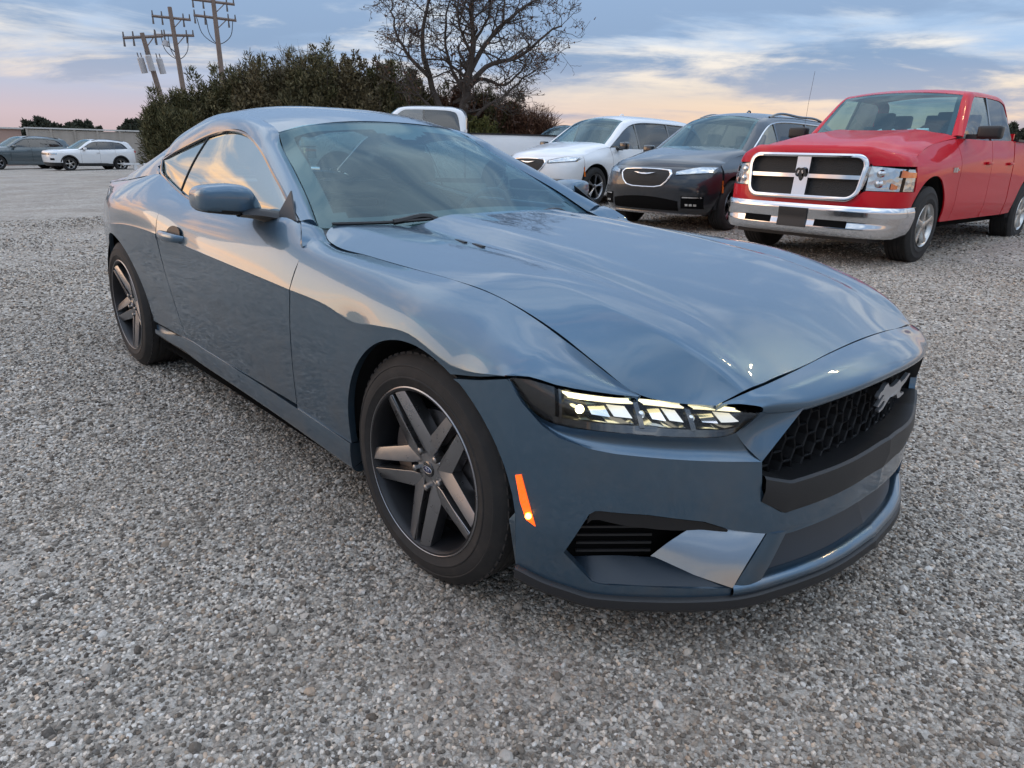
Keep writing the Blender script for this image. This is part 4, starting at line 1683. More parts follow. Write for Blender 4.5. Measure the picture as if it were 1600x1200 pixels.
def greenhouse(root, P, Q, mat, glass_side, glass_ws=None, splits=(), roof_crown=.05, beltw=None, trim=None, ws_bulge=.06, belt=None, backlight=True, nroof=10, ws_sag=.0):
    """P: DLO outline front-bottom, (front-top pts...), rear-bottom; Q: matching roof/windscreen corner curve.
    P, Q: lists of (x,w,z) of equal length; indices qi: windscreen base 0 .. Q['top'] .. Q['rear'] .. last"""
    pts, top, rear = Q['pts'], Q['top'], Q['rear']
    n = len(pts)
    tt_ = np.linspace(0, n-1, 12*(n-1)+1)
    ci_ = spl(np.arange(n), np.array(ry(pts)))(tt_)
    co_ = spl(np.arange(n), np.array(ry(P)))(tt_)
    rows_ = [ci_]
    for f_, bl in ((.3, .016), (.7, .016)):
        p = ci_*(1-f_)+co_*f_
        d = co_-ci_
        nrm = np.cross(np.gradient(p, axis=0), d)
        nrm /= np.linalg.norm(nrm, axis=1, keepdims=True)+1e-9
        sg = np.sign(np.sum(nrm*np.array([0, -1, .7]), axis=1))[:, None]
        rows_.append(p+nrm*sg*bl)
    rows_.append(co_)
    f = spl(np.array([0, .3, .7, 1]), np.stack(rows_).reshape(4, -1))
    G = f(np.linspace(0, 1, 9)).reshape(9, len(tt_), 3)
    V, F = gridmesh(G, .012)
    both('roof_rail', V, F, mat, root)
    # roof
    rr_ = []
    qf = spl(np.arange(n), np.array(pts))
    for k in np.linspace(top, rear, nroof):
        x, wv, z = qf(k)
        e = min(1.0, (k-top)/.5, (rear-k)/.5)
        cr_ = roof_crown
        rr_.append([(x+(.07*(1-q*q) if k == top else 0)*1.0, (wv-.002)*q, z+cr_*(1-abs(q)**2.4)) for q in (1, .9, .7, .45, .2, 0)])
    across(root, 'roof', rr_, mat, 31, 24, .01, .8)
    # windscreen
    rr_ = []
    for k in np.linspace(0, top, 6):
        x, wv, z = qf(k)
        v = k/top
        fwd = (.13*(1-v)+.07*v)
        up_ = roof_crown*v+.02*(1-v)
        rr_.append([(x+fwd*(1-q*q), (wv-.002)*q, z+up_*(1-q*q)) for q in (1, .9, .7, .45, .2, 0)])
    ws = across(root, 'windshield', rr_, glass_ws or M_GLASS_WS, 31, 16, 0, .8)
    # black border behind the screen
    G = loft([full(r) for r in rr_], 31, 17)
    Nn = gridnormals(G)
    if Nn[8, 15, 0] < 0:
        Nn = -Nn
    Vf_, Ff_ = gridmesh(G-Nn*.006, 0, center=np.array([float(G[..., 0].mean()), 0, .8]))
    keep_ = [tuple(Ff_[i*30+j]) for i in range(16) for j in range(30) if i < 1 or i > 14 or j < 1 or j > 28]
    mesh('windshield_border', Vf_, keep_, M_FRIT, ws)
    if backlight:
        rr_ = []
        for k in np.linspace(rear, n-1, 5):
            x, wv, z = qf(k)
            v = (k-rear)/(n-1-rear)
            rr_.append([(x-.05*(1-q*q), (wv-.002)*q, z+roof_crown*(1-v)*(1-q*q)) for q in (1, .8, .5, 0)])
        across(root, 'rear_window', rr_, glass_side, 21, 8, 0, .8)
    # side glass, between outline and belt
    beltf = belt
    segs = [float(x) for x in splits]
    topc = lin([p[0] for p in P][::-1], [(p[1], p[2]) for p in P][::-1])
    dense = spl(np.arange(n), np.array(P))(np.linspace(0, n-1, 200))
    o_ = np.argsort(dense[:, 0])
    dx_, dw_, dz_ = dense[o_, 0], dense[o_, 1], dense[o_, 2]
    xs_all = [P[-1][0]]+sorted(segs)+[P[0][0]]
    gl = []
    for a, c in zip(xs_all[:-1], xs_all[1:]):
        g = []
        for x in np.linspace(a+.012, c-.012, 14):
            bw, bz = beltf(x)
            tw, tz_ = np.interp(x, dx_, dw_), np.interp(x, dx_, dz_)
            tz_ = max(tz_, bz+.003)
            g.append([(x, -(bw*(1-v)+tw*v)+.008-.012*math.sin(math.pi*v), bz+(tz_-bz)*v) for v in np.linspace(0, 1, 6)])
        V, F = gridmesh(np.array(g), 0)
        gs = glass_side[1] if isinstance(glass_side, tuple) and a < xs_all[-2]-.01 else (glass_side[0] if isinstance(glass_side, tuple) else glass_side)
        both('side_window', V, F, gs, root)
    for x in segs:
        bw, bz = beltf(x)
        tw, tz_ = np.interp(x, dx_, dw_), np.interp(x, dx_, dz_)
        V, F = loft_box([(x, -(bw-.004), bz), (x+.0, -(tw-.002), tz_)], .05, .02)
        both('window_pillar', V, F, M_GLOSSBLACK, root)
    if trim:
        V, F = tube(co_+np.array([0, -.004, 0]), .011, 6)
        both('window_trim', V, F, trim, root)


def loft_box(ends, wx, wy):
    a, c = np.array(ends[0]), np.array(ends[1])
    o = [(-1, -1), (1, -1), (1, 1), (-1, 1)]
    V = [a+np.array([sx*wx/2, sy*wy/2, 0]) for sx, sy in o]+[c+np.array([sx*wx/2, sy*wy/2, 0]) for sx, sy in o]
    F = [(0, 1, 2, 3), (4, 5, 6, 7)]+[(k, (k+1) % 4, 4+(k+1) % 4, 4+k) for k in range(4)]
    return np.array(V), F


def cabin(root, xf_, xr, wv, z0, zbelt, seats):
    """dark interior shell and seats"""
    V, F = [], []
    for x in (xf_, xr):
        V += [(x, -wv, z0), (x, -wv, zbelt), (x, wv, zbelt), (x, wv, z0)]
    F = [(0, 1, 5, 4), (2, 3, 7, 6), (0, 4, 7, 3), (0, 3, 2, 1), (4, 5, 6, 7)]
    mesh('cabin_lining', V, F, M_INT, root, smooth=False)
    for x, ys in seats:
        for y in ys:
            V, F = box((x, y, zbelt-.12), (.14, .46, .62), roty(-.18))
            s_ = bevel(mesh('seat', V, F, M_SEAT, root), .05, 2)
            V, F = box((x-.09, y, zbelt+.27), (.09, .24, .17), roty(-.18))
            bevel(mesh('headrest', V, F, M_SEAT, s_), .03, 2)
    V, F = box((xf_-.18, 0, zbelt-.03), (.50, 2*wv-.04, .16))
    bevel(mesh('dashboard', V, F, M_INT, root), .05, 2)
    ringp_ = [(xf_-.45+.05*math.sin(a), .38+.18*math.cos(a), zbelt+.02+.17*math.sin(a)) for a in np.linspace(0, 2*math.pi, 25)]
    V, F = tube(ringp_, .014, 6, False)
    mesh('steering_wheel', V, F, M_INT, root)


def side_mirror(root, x, w0, w1, z0, z1, mat, arm_z=None):
    V, F = box((x, -(w0+w1)/2, (z0+z1)/2), (.13, w1-w0, z1-z0))
    both_objs = []
    for s in (1, -1):
        o = mesh('mirror', V*np.array([1, s, 1]), F if s > 0 else [f[::-1] for f in F], mat, root)
        bevel(o, .035, 3)
    az = arm_z or z0+.03
    V, F = box((x-.01, -(w0-.04), az), (.07, .14, .05))
    both('mirror_arm', V, F, M_BLACKTRIM, root)


# ------------------------------------------------------------------ pickup truck
M_RED = paint('red_paint', (.52, .002, .012), .0, .5, True, .06, .55, .12)
M_WHITE2 = M_WHITE
M_HALO = material('lamp_chrome', (.62, .62, .62), .16, 1.0, fn=lambda nb, p: bump(nb, p, nb.voronoi(objcoord(nb), 16).outputs['Distance'], .22, .02))


def pickup(label, loc, yaw, mat, group=None, detailed=True, k=1.0):
    t = thing('pickup_truck', label, 'pickup truck', loc, yaw, group)
    t.scale = (k, k, k)
    A = [(0, .42, .50), (-3.57, .42, .50)]
    fr_ = Front([(.28, .90, .50, .90, 3.2), (.45, .95, .52, .94, 3.2), (.62, .985, .46, .95, 3.0), (.80, .985, .45, .93, 3.0), (1.0, .965, .44, .91, 3.0), (1.13, .93, .40, .89, 2.9), (1.20, .88, .34, .84, 2.8)])
    st = []
    # rows: sill, lower, mid, shoulder, top
    for x, r_ in ((.52, [(.955, .46), (.975, .62), (.98, .80), (.965, .96), (.93, 1.06)]),
                  (.35, [(.965, .46), (.985, .62), (.99, .80), (.975, .98), (.91, 1.125)]),
                  (0, [(.965, .46), (.99, .62), (1.0, .82), (.98, 1.02), (.87, 1.21)]),
                  (-.5, [(.955, .42), (.985, .60), (.985, .82), (.975, 1.05), (.85, 1.28)]),
                  (-.82, [(.955, .42), (.985, .60), (.982, .82), (.972, 1.07), (.865, 1.31)]),
                  (-1.6, [(.955, .42), (.985, .60), (.982, .82), (.972, 1.08), (.915, 1.315)]),
                  (-2.55, [(.955, .42), (.985, .60), (.982, .82), (.972, 1.08), (.92, 1.335)]),
                  (-2.72, [(.955, .42), (.985, .60), (.982, .82), (.972, 1.08), (.93, 1.335)]),
                  (-3.57, [(.965, .46), (.99, .62), (1.0, .82), (.985, 1.10), (.945, 1.335)]),
                  (-4.7, [(.955, .48), (.98, .62), (.98, .82), (.97, 1.10), (.935, 1.335)])):
        st.append((x, r_))
    sec = sec_fn(st)
    vside(t, sec, -.775, .452, A, mat, 'front_fender')
    vside(t, sec, -1.84, -.785, A, mat, 'front_door')
    vside(t, sec, -2.70, -1.85, A, mat, 'rear_door')
    vside(t, sec, -4.70, -2.73, A, mat, 'bed_side')
    liners(t, A, .98, .55)
    # dark frame and running gear
    V, F = box((-1.8, 0, .40), (4.6, 1.5, .16))
    mesh('frame', V, F, M_CAVITY, t)
    V, F = box((.25, 0, .62), (.95, 1.05, .60))
    mesh('engine_bay', V, F, M_CAVITY, t)
    V, F = box((-3.57, 0, .42), (.14, 1.6, .14))
    mesh('rear_axle', V, F, M_CAVITY, t)
    # hood
    rows_ = []
    prof_ = ((1, 0), (.96, .16), (.88, .42), (.74, .62), (.60, .92), (.50, 1.0), (.35, .93), (.15, .88), (0, .86))
    for x, z, cr_, bow in ((-.80, 1.325, .085, .10), (-.5, 1.285, .10, .02), (-.1, 1.23, .112, .05), (.2, 1.166, .092, .25), (.32, 1.118, .062, .42)):
        wv = float(sec(x)[4][0])-.004
        rows_.append([(x+bow*(1-q**2.6)**(1/2.0), wv*q, z+cr_*k_) for q, k_ in prof_])
    rows_.append([(x, w_, 1.095+.095*min(1, (1-w_/.93)*3)) for x, w_, z in fr_.edge(1.15, 30)])
    rows_.append([(x, w_, 1.060+.080*min(1, (1-w_/.93)*3)) for x, w_, z in fr_.edge(1.10, 30)])
    rows_.append([(x, w_, 1.008+.10*max(0, min(1, (.68-w_)/.08))) for x, w_, z in fr_.edge(1.05, 30)])
    across(t, 'hood', rows_, mat, 81, 50, .02, .6)
    # front: painted band, bumper, grille, lamps
    rows_ = []
    for v in np.linspace(0, 1, 6):
        rows_.append([(x, w_, .585+(.08+.095*max(0, min(1, (w_-.56)/.1)))*v) for x, w_, z in fr_.edge(.585+.10*v, 30)])
    across(t, 'front_panel', rows_, mat, 81, 8, .03, .3)
    V, F = fr_.patch(-.94, .94, .68, 1.01, -.05, 40, 6, .0)
    mesh('radiator_support', V, F, M_CAVITY, t)
    out_ = rrect(-.665, .665, .645, 1.118, .12, 9)
    inn_ = rrect(-.617, .617, .693, 1.078, .085, 9)
    # slight taper of the grille towards the bottom
    out_ = [(a*(1-.10*max(0, (.9-z_)/.3)), z_) for a, z_ in out_]
    inn_ = [(a*(1-.10*max(0, (.9-z_)/.3)), z_) for a, z_ in inn_]
    V, F = fr_.ring(out_, inn_, .035, .07, 140)
    mesh('grille_surround', V, F, M_CHROME, t)
    V, F = fr_.patch(-.62, .62, .69, 1.085, -.03, 30, 8, 0)
    def _mesh(nb, p):
        v = nb.voronoi(objcoord(nb), 80)
        bump(nb, p, v.outputs['Distance'], .5, .008)
    mesh('grille_insert', V, F, material('grille_black', (.006, .006, .006), .6, fn=_mesh), t)
    g1 = fr_.patch(-.61, .61, .868, .908, .022, 30, 4, .05)
    mesh('grille_crossbar', *g1, M_CHROME, t)
    g2 = fr_.patch(-.075, .075, lambda y: .69, lambda y: 1.08, .026, 8, 10, .05)
    mesh('grille_upright', *g2, M_CHROME, t)
    # ram's-head badge
    bp = [(-.055, .055), (-.03, .07), (0, .062), (.03, .07), (.055, .055), (.066, .02), (.06, -.015), (.045, -.03), (.038, -.01), (.045, .015), (.034, .03), (.022, .0), (.018, -.04), (0, -.072), (-.018, -.04), (-.022, 0), (-.034, .03), (-.045, .015), (-.038, -.01), (-.045, -.03), (-.06, -.015), (-.066, .02)]
    x0 = float(fr_.P(0, .9)[0])+.034
    n_p = len(bp)
    V = [(x0, a, .905+c) for a, c in bp]+[(x0+.022, a*.9, .905+c*.92) for a, c in bp]
    F = [tuple(range(n_p)), tuple(range(n_p, 2*n_p))[::-1]]+[(i, (i+1) % n_p, n_p+(i+1) % n_p, n_p+i) for i in range(n_p)]
    mesh('ram_head_badge', V, F, M_GLOSSBLACK, t, smooth=False)
    for s in (-1, 1):
        V, F = box((x0+.024, s*.022, .925), (.006, .014, .030), rotx(s*.3))
        mesh('badge_horn', V, F, M_EMBLEM, t)
    # headlamps: reflector bowl, clear lens, amber corner
    for s in (-1, 1):
        def lampg(y0, y1, z0, z1, off, nn=14, mm=8):
            g_ = []
            for v in np.linspace(0, 1, mm):
                row = []
                for q in np.linspace(0, 1, nn):
                    y = y0+(y1-y0)*q
                    zb, zt = z0, z1-.03*q
                    z = zb+(zt-zb)*v
                    W, xs_, xc_, nx_ = fr_.f(z)
                    if y < W-.012:
                        p = fr_.P(y, z, off)
                    else:
                        p = np.array((xs_, W, z))
                    wrap = max(0.0, (q-.70)/.30)
                    p = p+np.array([-.10*wrap**1.5, 0, 0])
                    p[1] = min(p[1], W+.012)
                    row.append(p*np.array([1, s, 1]))
                g_.append(row)
            return gridmesh(np.array(g_), .0, center=np.array([-1.0, 0, .8]))
        V, F = lampg(.655, .985, .765, 1.005, -.035)
        hb_ = mesh('headlight', V, F, M_HALO, t)
        V, F = lampg(.655, .988, .758, 1.010, .012)
        mesh('lens', V, F, M_GLASS_CLEAR, hb_)
        V, F = lampg(.915, .972, .90, .975, -.015)
        mesh('turn_signal', V, F, M_AMBERDULL, hb_)
        V, F = lampg(.86, .91, .785, .845, -.015)
        mesh('marker', V, F, M_AMBERDULL, hb_)
        for yy_, zz_ in ((.75, .93), (.75, .83)):
            V, F = revolve([(.0, .0001), (-.01, .03), (-.04, .045)], 16)
            pp = fr_.P(yy_, zz_, .0)
            V = V @ rotz(math.pi/2).T
            mesh('bulb_reflector', xf(V, None, (pp[0]-.01, s*yy_, zz_)), F, M_CHROME, hb_)
    # chrome bumper
    fb = Front([(.26, .90, .50, .93, 3.4), (.31, .955, .46, 1.0, 3.4), (.37, .985, .42, 1.02, 3.4), (.44, 1.0, .40, 1.005, 3.4), (.585, 1.0, .40, 1.0, 3.4), (.61, .99, .41, .985, 3.4)])
    rows_ = []
    for z in (.29, .305, .33, .37, .39, .44, .50, .56, .59, .602):
        rows_.append(fb.edge(z, 30))
    rows_.append([(x-.05, w_, z+.004) for x, w_, z in fb.edge(.603, 30)])
    across(t, 'front_bumper', rows_, M_CHROME, 81, 40, 0, .3, linear=True)
    for s in (-1, 1):
        V, F = fb.patch(s*.25, s*.58, .385, .455, .004, 10, 4, .01)
        mesh('bumper_slot', V, F, M_CAVITY, t)
    V, F = fb.patch(-.16, .16, .36, .56, .018, 8, 6, .02)
    mesh('plate_bracket', V, F, M_BLACKTRIM, t)
    V, F = box((.62, 0, .27), (.4, 1.5, .06))
    mesh('air_dam', V, F, M_BLACKTRIM, t)
    # cab
    P_ = [(-.86, .905, 1.335), (-1.12, .835, 1.56), (-1.36, .765, 1.765), (-1.55, .748, 1.80), (-2.1, .752, 1.805), (-2.42, .762, 1.785), (-2.55, .79, 1.70), (-2.62, .90, 1.36)]
    Q_ = dict(pts=[(-.80, .80, 1.335), (-1.02, .745, 1.575), (-1.27, .68, 1.805), (-1.55, .665, 1.858), (-2.1, .665, 1.865), (-2.52, .672, 1.845), (-2.70, .70, 1.72), (-2.74, .80, 1.36)], top=2, rear=5)
    greenhouse(t, P_, Q_, mat, (M_GLASS_SIDE2, M_GLASS_DARK), splits=(-1.83,), roof_crown=.045, belt=lambda x: (float(sec(x)[4][0])-.004, float(sec(x)[4][1])))
    cabin(t, -.95, -2.6, .84, .55, 1.30, ((-1.75, (-.38, .38)), (-2.45, (-.42, 0, .42))))
    V, F = box((-2.74, 0, 1.05), (.04, 1.80, .75))
    mesh('cab_back', V, F, mat, t)
    # bed
    V, F = box((-3.72, 0, .78), (1.9, 1.74, .05))
    mesh('bed_floor', V, F, M_BLACKTRIM, t)
    V, F = box((-4.70, 0, .90), (.06, 1.86, .84))
    bevel(mesh('tailgate', V, F, mat, t), .015, 2)
    V, F = box((-3.72, -.925, 1.345), (1.94, .07, .03))
    both('bed_rail', V, F, M_BLACKTRIM, t)
    V, F = box((-4.84, 0, .55), (.16, 1.9, .16))
    bevel(mesh('rear_bumper', V, F, M_CHROME, t), .03, 2)
    V, F = box((-4.70, -.955, 1.08), (.10, .06, .40))
    both('tail_lamp', V, F, M_REDLENS, t)
    # mirrors, handles, badge
    side_mirror(t, -1.0, 1.0, 1.24, 1.315, 1.455, M_BLACKTRIM, 1.34)
    for x in (-1.70, -2.56):
        V, F = box((x, -.992, 1.06), (.17, .03, .035))
        for s in (1, -1):
            o = mesh('door_handle', V*np.array([1, s, 1]), F if s > 0 else [f[::-1] for f in F], mat, t)
            bevel(o, .012, 2)
    for k, (dx_, l) in enumerate(((0, .05), (.05, .02), (.085, .03), (-.06, .03))):
        V, F = box((-.62+dx_, -.990, .98), (l, .008, .05 if k != 3 else .015))
        both('fender_badge', V, F, M_EMBLEM, t)
    # wheels
    for x in (0, -3.57):
        for s in (-1, 1):
            alloy(t, (x, s*.985, .405), .405, .225, .27, 5, 'chunky', s, M_WHEELBRIGHT, 18)
    # antenna, wipers, papers on the dash
    V, F = tube([(-.62, -.86, 1.30), (-.66, -.87, 1.75), (-.70, -.87, 2.1)], .002, 5)
    mesh('antenna', V, F, M_BLACKTRIM, t)
    if detailed:
        for y in (-.55, .1):
            V, F = tube([(-.80, y+.45, 1.375), (-.79, y, 1.385)], .009, 5)
            mesh('wiper', V, F, M_BLACKTRIM, t)
        V, F = box((-.93, .44, 1.40), (.03, .13, .05), roty(.6))
        mesh('windshield_sticker', V, F, M_WHITEPAPER, t)
        V, F = box((-.95, .30, 1.40), (.02, .07, .045), roty(.6))
        mesh('windshield_sticker', V, F, M_WHITEPAPER, t)
        for y, a in ((-.12, .3), (.12, -.2)):
            V, F = [(-.98, y-.14, 1.345), (-.98, y+.14, 1.345), (-1.0, y+.02*a*10, 1.43)], [(0, 1, 2)]
            mesh('dash_paper', V, F, M_WHITEPAPER, t, smooth=False)
    return t


M_GLASS_SIDE2 = glassmat('side_glass_clear', (.42, .50, .50), .14)
M_WHEELBRIGHT = material('bright_alloy', (.52, .51, .49), .24, 1.0, fn=_rim)
M_WHEELGREY = material('grey_alloy', (.30, .30, .31), .28, 1.0, fn=_rim)
RAMP = (-2.08, 6.565)
pickup('red crew cab pickup truck with chrome grille and bumper', (RAMP[0], RAMP[1], .13), -1.603, M_RED)


# ------------------------------------------------------------------ minivan
def minivan(label, loc, yaw, mat, chrome_trim, rails, group=None):
    t = thing('minivan', label, 'minivan', loc, yaw, group)
    A = [(0, .36, .43), (-3.09, .36, .43)]
    fr_ = Front([(.22, .80, .42, .80, 2.6), (.30, .88, .42, .88, 2.6), (.45, .93, .40, .925, 2.5), (.62, .945, .36, .94, 2.5), (.76, .94, .33, .925, 2.4), (.86, .92, .28, .88, 2.3), (.94, .88, .16, .76, 2.2)])
    sec = sec_fn([(.45, [(.86, .30), (.925, .45), (.95, .64), (.945, .80), (.90, .90)]),
                  (.2, [(.87, .28), (.94, .45), (.97, .66), (.955, .84), (.87, .96)]),
                  (-.1, [(.88, .26), (.955, .45), (.985, .68), (.965, .88), (.84, 1.03)]),
                  (-.45, [(.88, .24), (.955, .45), (.985, .68), (.965, .90), (.86, 1.085)]),
                  (-1.2, [(.88, .24), (.955, .45), (.985, .68), (.97, .90), (.925, 1.075)]),
                  (-2.4, [(.88, .24), (.955, .45), (.985, .70), (.97, .92), (.93, 1.10)]),
                  (-3.2, [(.88, .26), (.955, .45), (.985, .72), (.965, .95), (.92, 1.13)]),
                  (-3.9, [(.86, .34), (.93, .50), (.95, .74), (.93, .98), (.88, 1.16)]),
                  (-4.12, [(.78, .38), (.84, .52), (.86, .76), (.84, 1.0), (.80, 1.17)])])
    vside(t, sec, -.505, .33, A, mat, 'front_fender')
    vside(t, sec, -1.48, -.515, A, mat, 'front_door')
    vside(t, sec, -2.62, -1.49, A, mat, 'sliding_door')
    vside(t, sec, -4.12, -2.63, A, mat, 'quarter_panel')
    liners(t, A, .96, .55)
    V, F = box((-1.6, 0, .32), (4.4, 1.5, .14))
    mesh('floor_pan', V, F, M_CAVITY, t)
    V, F = box((.1, 0, .52), (.8, 1.05, .5))
    mesh('engine_bay', V, F, M_CAVITY, t)
    # nose skin in bands, openings left for lamps and grille by laying them proud of it
    rows_ = [fr_.edge(z, 30) for z in (.22, .28, .36, .46, .56, .66, .76, .84, .90)]
    across(t, 'front_bumper', rows_, mat, 81, 30, .0, .3)
    rows_ = []
    prof_ = ((1, 0), (.95, .3), (.85, .62), (.7, .82), (.5, .95), (.25, .99), (0, 1.0))
    for x, z, cr_, bow in ((-.50, 1.10, .09, .16), (-.25, 1.062, .095, .15), (.0, 1.005, .10, .22), (.16, .962, .075, .40)):
        wv = float(sec(x)[4][0])-.004
        rows_.append([(x+bow*(1-q*q), wv*q, z+cr_*k_) for q, k_ in prof_])
    rows_.append([(x, w_-.002, .925+.012*(1-w_)) for x, w_, z in fr_.edge(.915, 30)])
    rows_.append([(x+.002, w_-.0, .893) for x, w_, z in fr_.edge(.893, 30)])
    across(t, 'hood', rows_, mat, 61, 40, .012, .5)
    # grille
    o_ = [(-.445, .80), (-.40, .855), (-.2, .868), (0, .872), (.2, .868), (.40, .855), (.445, .80), (.40, .70), (.32, .625), (.2, .602), (0, .598), (-.2, .602), (-.32, .625), (-.40, .70)]
    i_ = [(a*.93, .735+(c-.735)*.88) for a, c in o_]
    V, F = fr_.ring(o_, i_, .012, .03, 70)
    mesh('grille_surround', V, F, M_CHROME, t)
    V, F = fr_.patch(-.405, .405, lambda y: .615+.19*max(0, (abs(y)-.28)/.15)**1.5*.6, lambda y: .862-.05*max(0, (abs(y)-.36)/.05), .006, 24, 6, .0)
    mesh('grille_insert', V, F, material('grille_black', (.006, .006, .006), .6), t)
    wing = [(-.185, .812), (-.10, .806), (-.035, .800), (0, .803), (.035, .800), (.10, .806), (.185, .812), (.10, .792), (.04, .782), (-.04, .782), (-.10, .792)]
    V = [fr_.P(a, c, .024) for a, c in wing]+[fr_.P(a, c, .014) for a, c in wing]
    k_ = len(wing)
    F = [tuple(range(k_))]+[(i, i+k_, (i+1) % k_+k_, (i+1) % k_) for i in range(k_)]
    mesh('wing_emblem', V, F, M_CHROME, t, smooth=False)
    for s in (-1, 1):
        def lz(q):
            return .775+.045*q, .835+.075*min(1, q*1.6)
        def lg(off, sh=0.0, a=0.0, c=1.0):
            g_ = []
            for v in np.linspace(0, 1, 6):
                row = []
                for q in np.linspace(a, c, 18):
                    y = .47+.435*q
                    z0, z1 = lz(q)
                    z = z0+sh+(z1-z0-2*sh)*v
                    p = fr_.P(min(y, float(fr_.f(z)[0])-.004), z, off)
                    if y > float(fr_.f(z)[0])-.004:
                        p = np.array((float(fr_.f(z)[1])-(y-float(fr_.f(z)[0]))*3.0, float(fr_.f(z)[0])+.003, z))
                    row.append(p*np.array([1, s, 1]))
                g_.append(row)
            return gridmesh(np.array(g_), 0, center=np.array([-1.0, 0, .6]))
        V, F = lg(.010)
        h_ = mesh('headlight', V, F, M_GLOSSBLACK, t)
        V, F = lg(.014, .012, .05, .95)
        mesh('reflector', V, F, M_HALO, h_)
        V, F = lg(.020)
        mesh('lens', V, F, M_GLASS_CLEAR, h_)
        V, F = fr_.patch(s*.60, s*.86, lambda y: .33, lambda y: .50, .006, 12, 5, .0)
        fp = mesh('fog_pod', V, F, M_CAVITY, t)
        V, F = fr_.patch(s*.62, s*.85, .475, .492, .014, 12, 3, .01)
        mesh('pod_trim', V, F, M_CHROME, fp)
        for k in range(3):
            V, F = fr_.patch(s*(.66+.05*k), s*(.695+.05*k), .365, .395, .014, 4, 3, .01)
            mesh('fog_lamp', V, F, M_LEDREF, fp)
        g_ = [[(.34-.04*v+.02*q, s*(.953+.0*q), .55+.17*q) for v in (0, 1)] for q in (0, .5, 1)]
        V, F = gridmesh(np.array(g_), .004)
        mesh('side_marker', V, F, M_AMBERDULL, t)
    V, F = fr_.patch(-.56, .56, lambda y: .29, lambda y: .475-.05*(abs(y)/.56)**2, .006, 30, 5, .0)
    mesh('lower_intake', V, F, M_CAVITY, t)
    V, F = fr_.patch(-.80, .80, .22, .245, .014, 40, 3, .02)
    mesh('chin_trim', V, F, M_CHROME if chrome_trim else M_BLACKTRIM, t)
    P_ = [(-.50, .868, 1.082), (-.80, .82, 1.27), (-1.10, .765, 1.45), (-1.40, .725, 1.555), (-1.9, .712, 1.60), (-2.8, .712, 1.60), (-3.5, .725, 1.565), (-3.86, .80, 1.38), (-3.93, .865, 1.17)]
    Q_ = dict(pts=[(-.44, .745, 1.115), (-.74, .69, 1.31), (-1.02, .625, 1.50), (-1.25, .59, 1.615), (-1.7, .585, 1.685), (-2.8, .59, 1.695), (-3.75, .62, 1.645), (-4.0, .70, 1.42), (-4.10, .76, 1.17)], top=3, rear=6)
    greenhouse(t, P_, Q_, mat, (M_GLASS_SIDE2, M_GLASS_DARK), splits=(-1.44, -2.62), roof_crown=.06, belt=lambda x: (float(sec(x)[4][0])-.004, float(sec(x)[4][1])), trim=M_CHROME if chrome_trim else M_GLOSSBLACK)
    cabin(t, -.72, -3.7, .84, .40, 1.05, ((-1.55, (-.40, .40)), (-2.6, (-.42, .42))))
    across(t, 'liftgate', [[(-4.13, .80, z), (-4.20, .70, z), (-4.23, .4, z), (-4.24, 0, z)] for z in (.40, .70, .95, 1.17)], mat, 31, 10, .01, .5)
    V, F = box((-4.18, -.72, 1.0), (.10, .18, .14))
    both('tail_lamp', V, F, M_REDLENS, t)
    if rails:
        V, F = tube(curve([(-1.50, -.615, 1.655), (-1.65, -.615, 1.695), (-2.6, -.62, 1.712), (-3.45, -.635, 1.68), (-3.60, -.64, 1.645)], 24), .020, 8)
        both('roof_rack', V, F, M_GLOSSBLACK, t)
    V, F = tube([(-1.9, 0, 1.74), (-1.98, 0, 1.79), (-2.03, 0, 1.785), (-2.05, 0, 1.73)], .014, 6)
    mesh('roof_antenna', V, F, mat, t)
    side_mirror(t, -.70, .99, 1.16, 1.06, 1.20, M_GLOSSBLACK, 1.07)
    for x in (-1.36, -1.62):
        V, F = box((x, -.975, .86), (.17, .03, .03))
        for s in (1, -1):
            bevel(mesh('door_handle', V*np.array([1, s, 1]), F if s > 0 else [f[::-1] for f in F], mat, t), .01, 2)
    for x in (0, -3.09):
        for s in (-1, 1):
            alloy(t, (x, s*.965, .362), .362, .235, .235, 5, 'twin', s, M_WHEELGREY, 12)
    return t


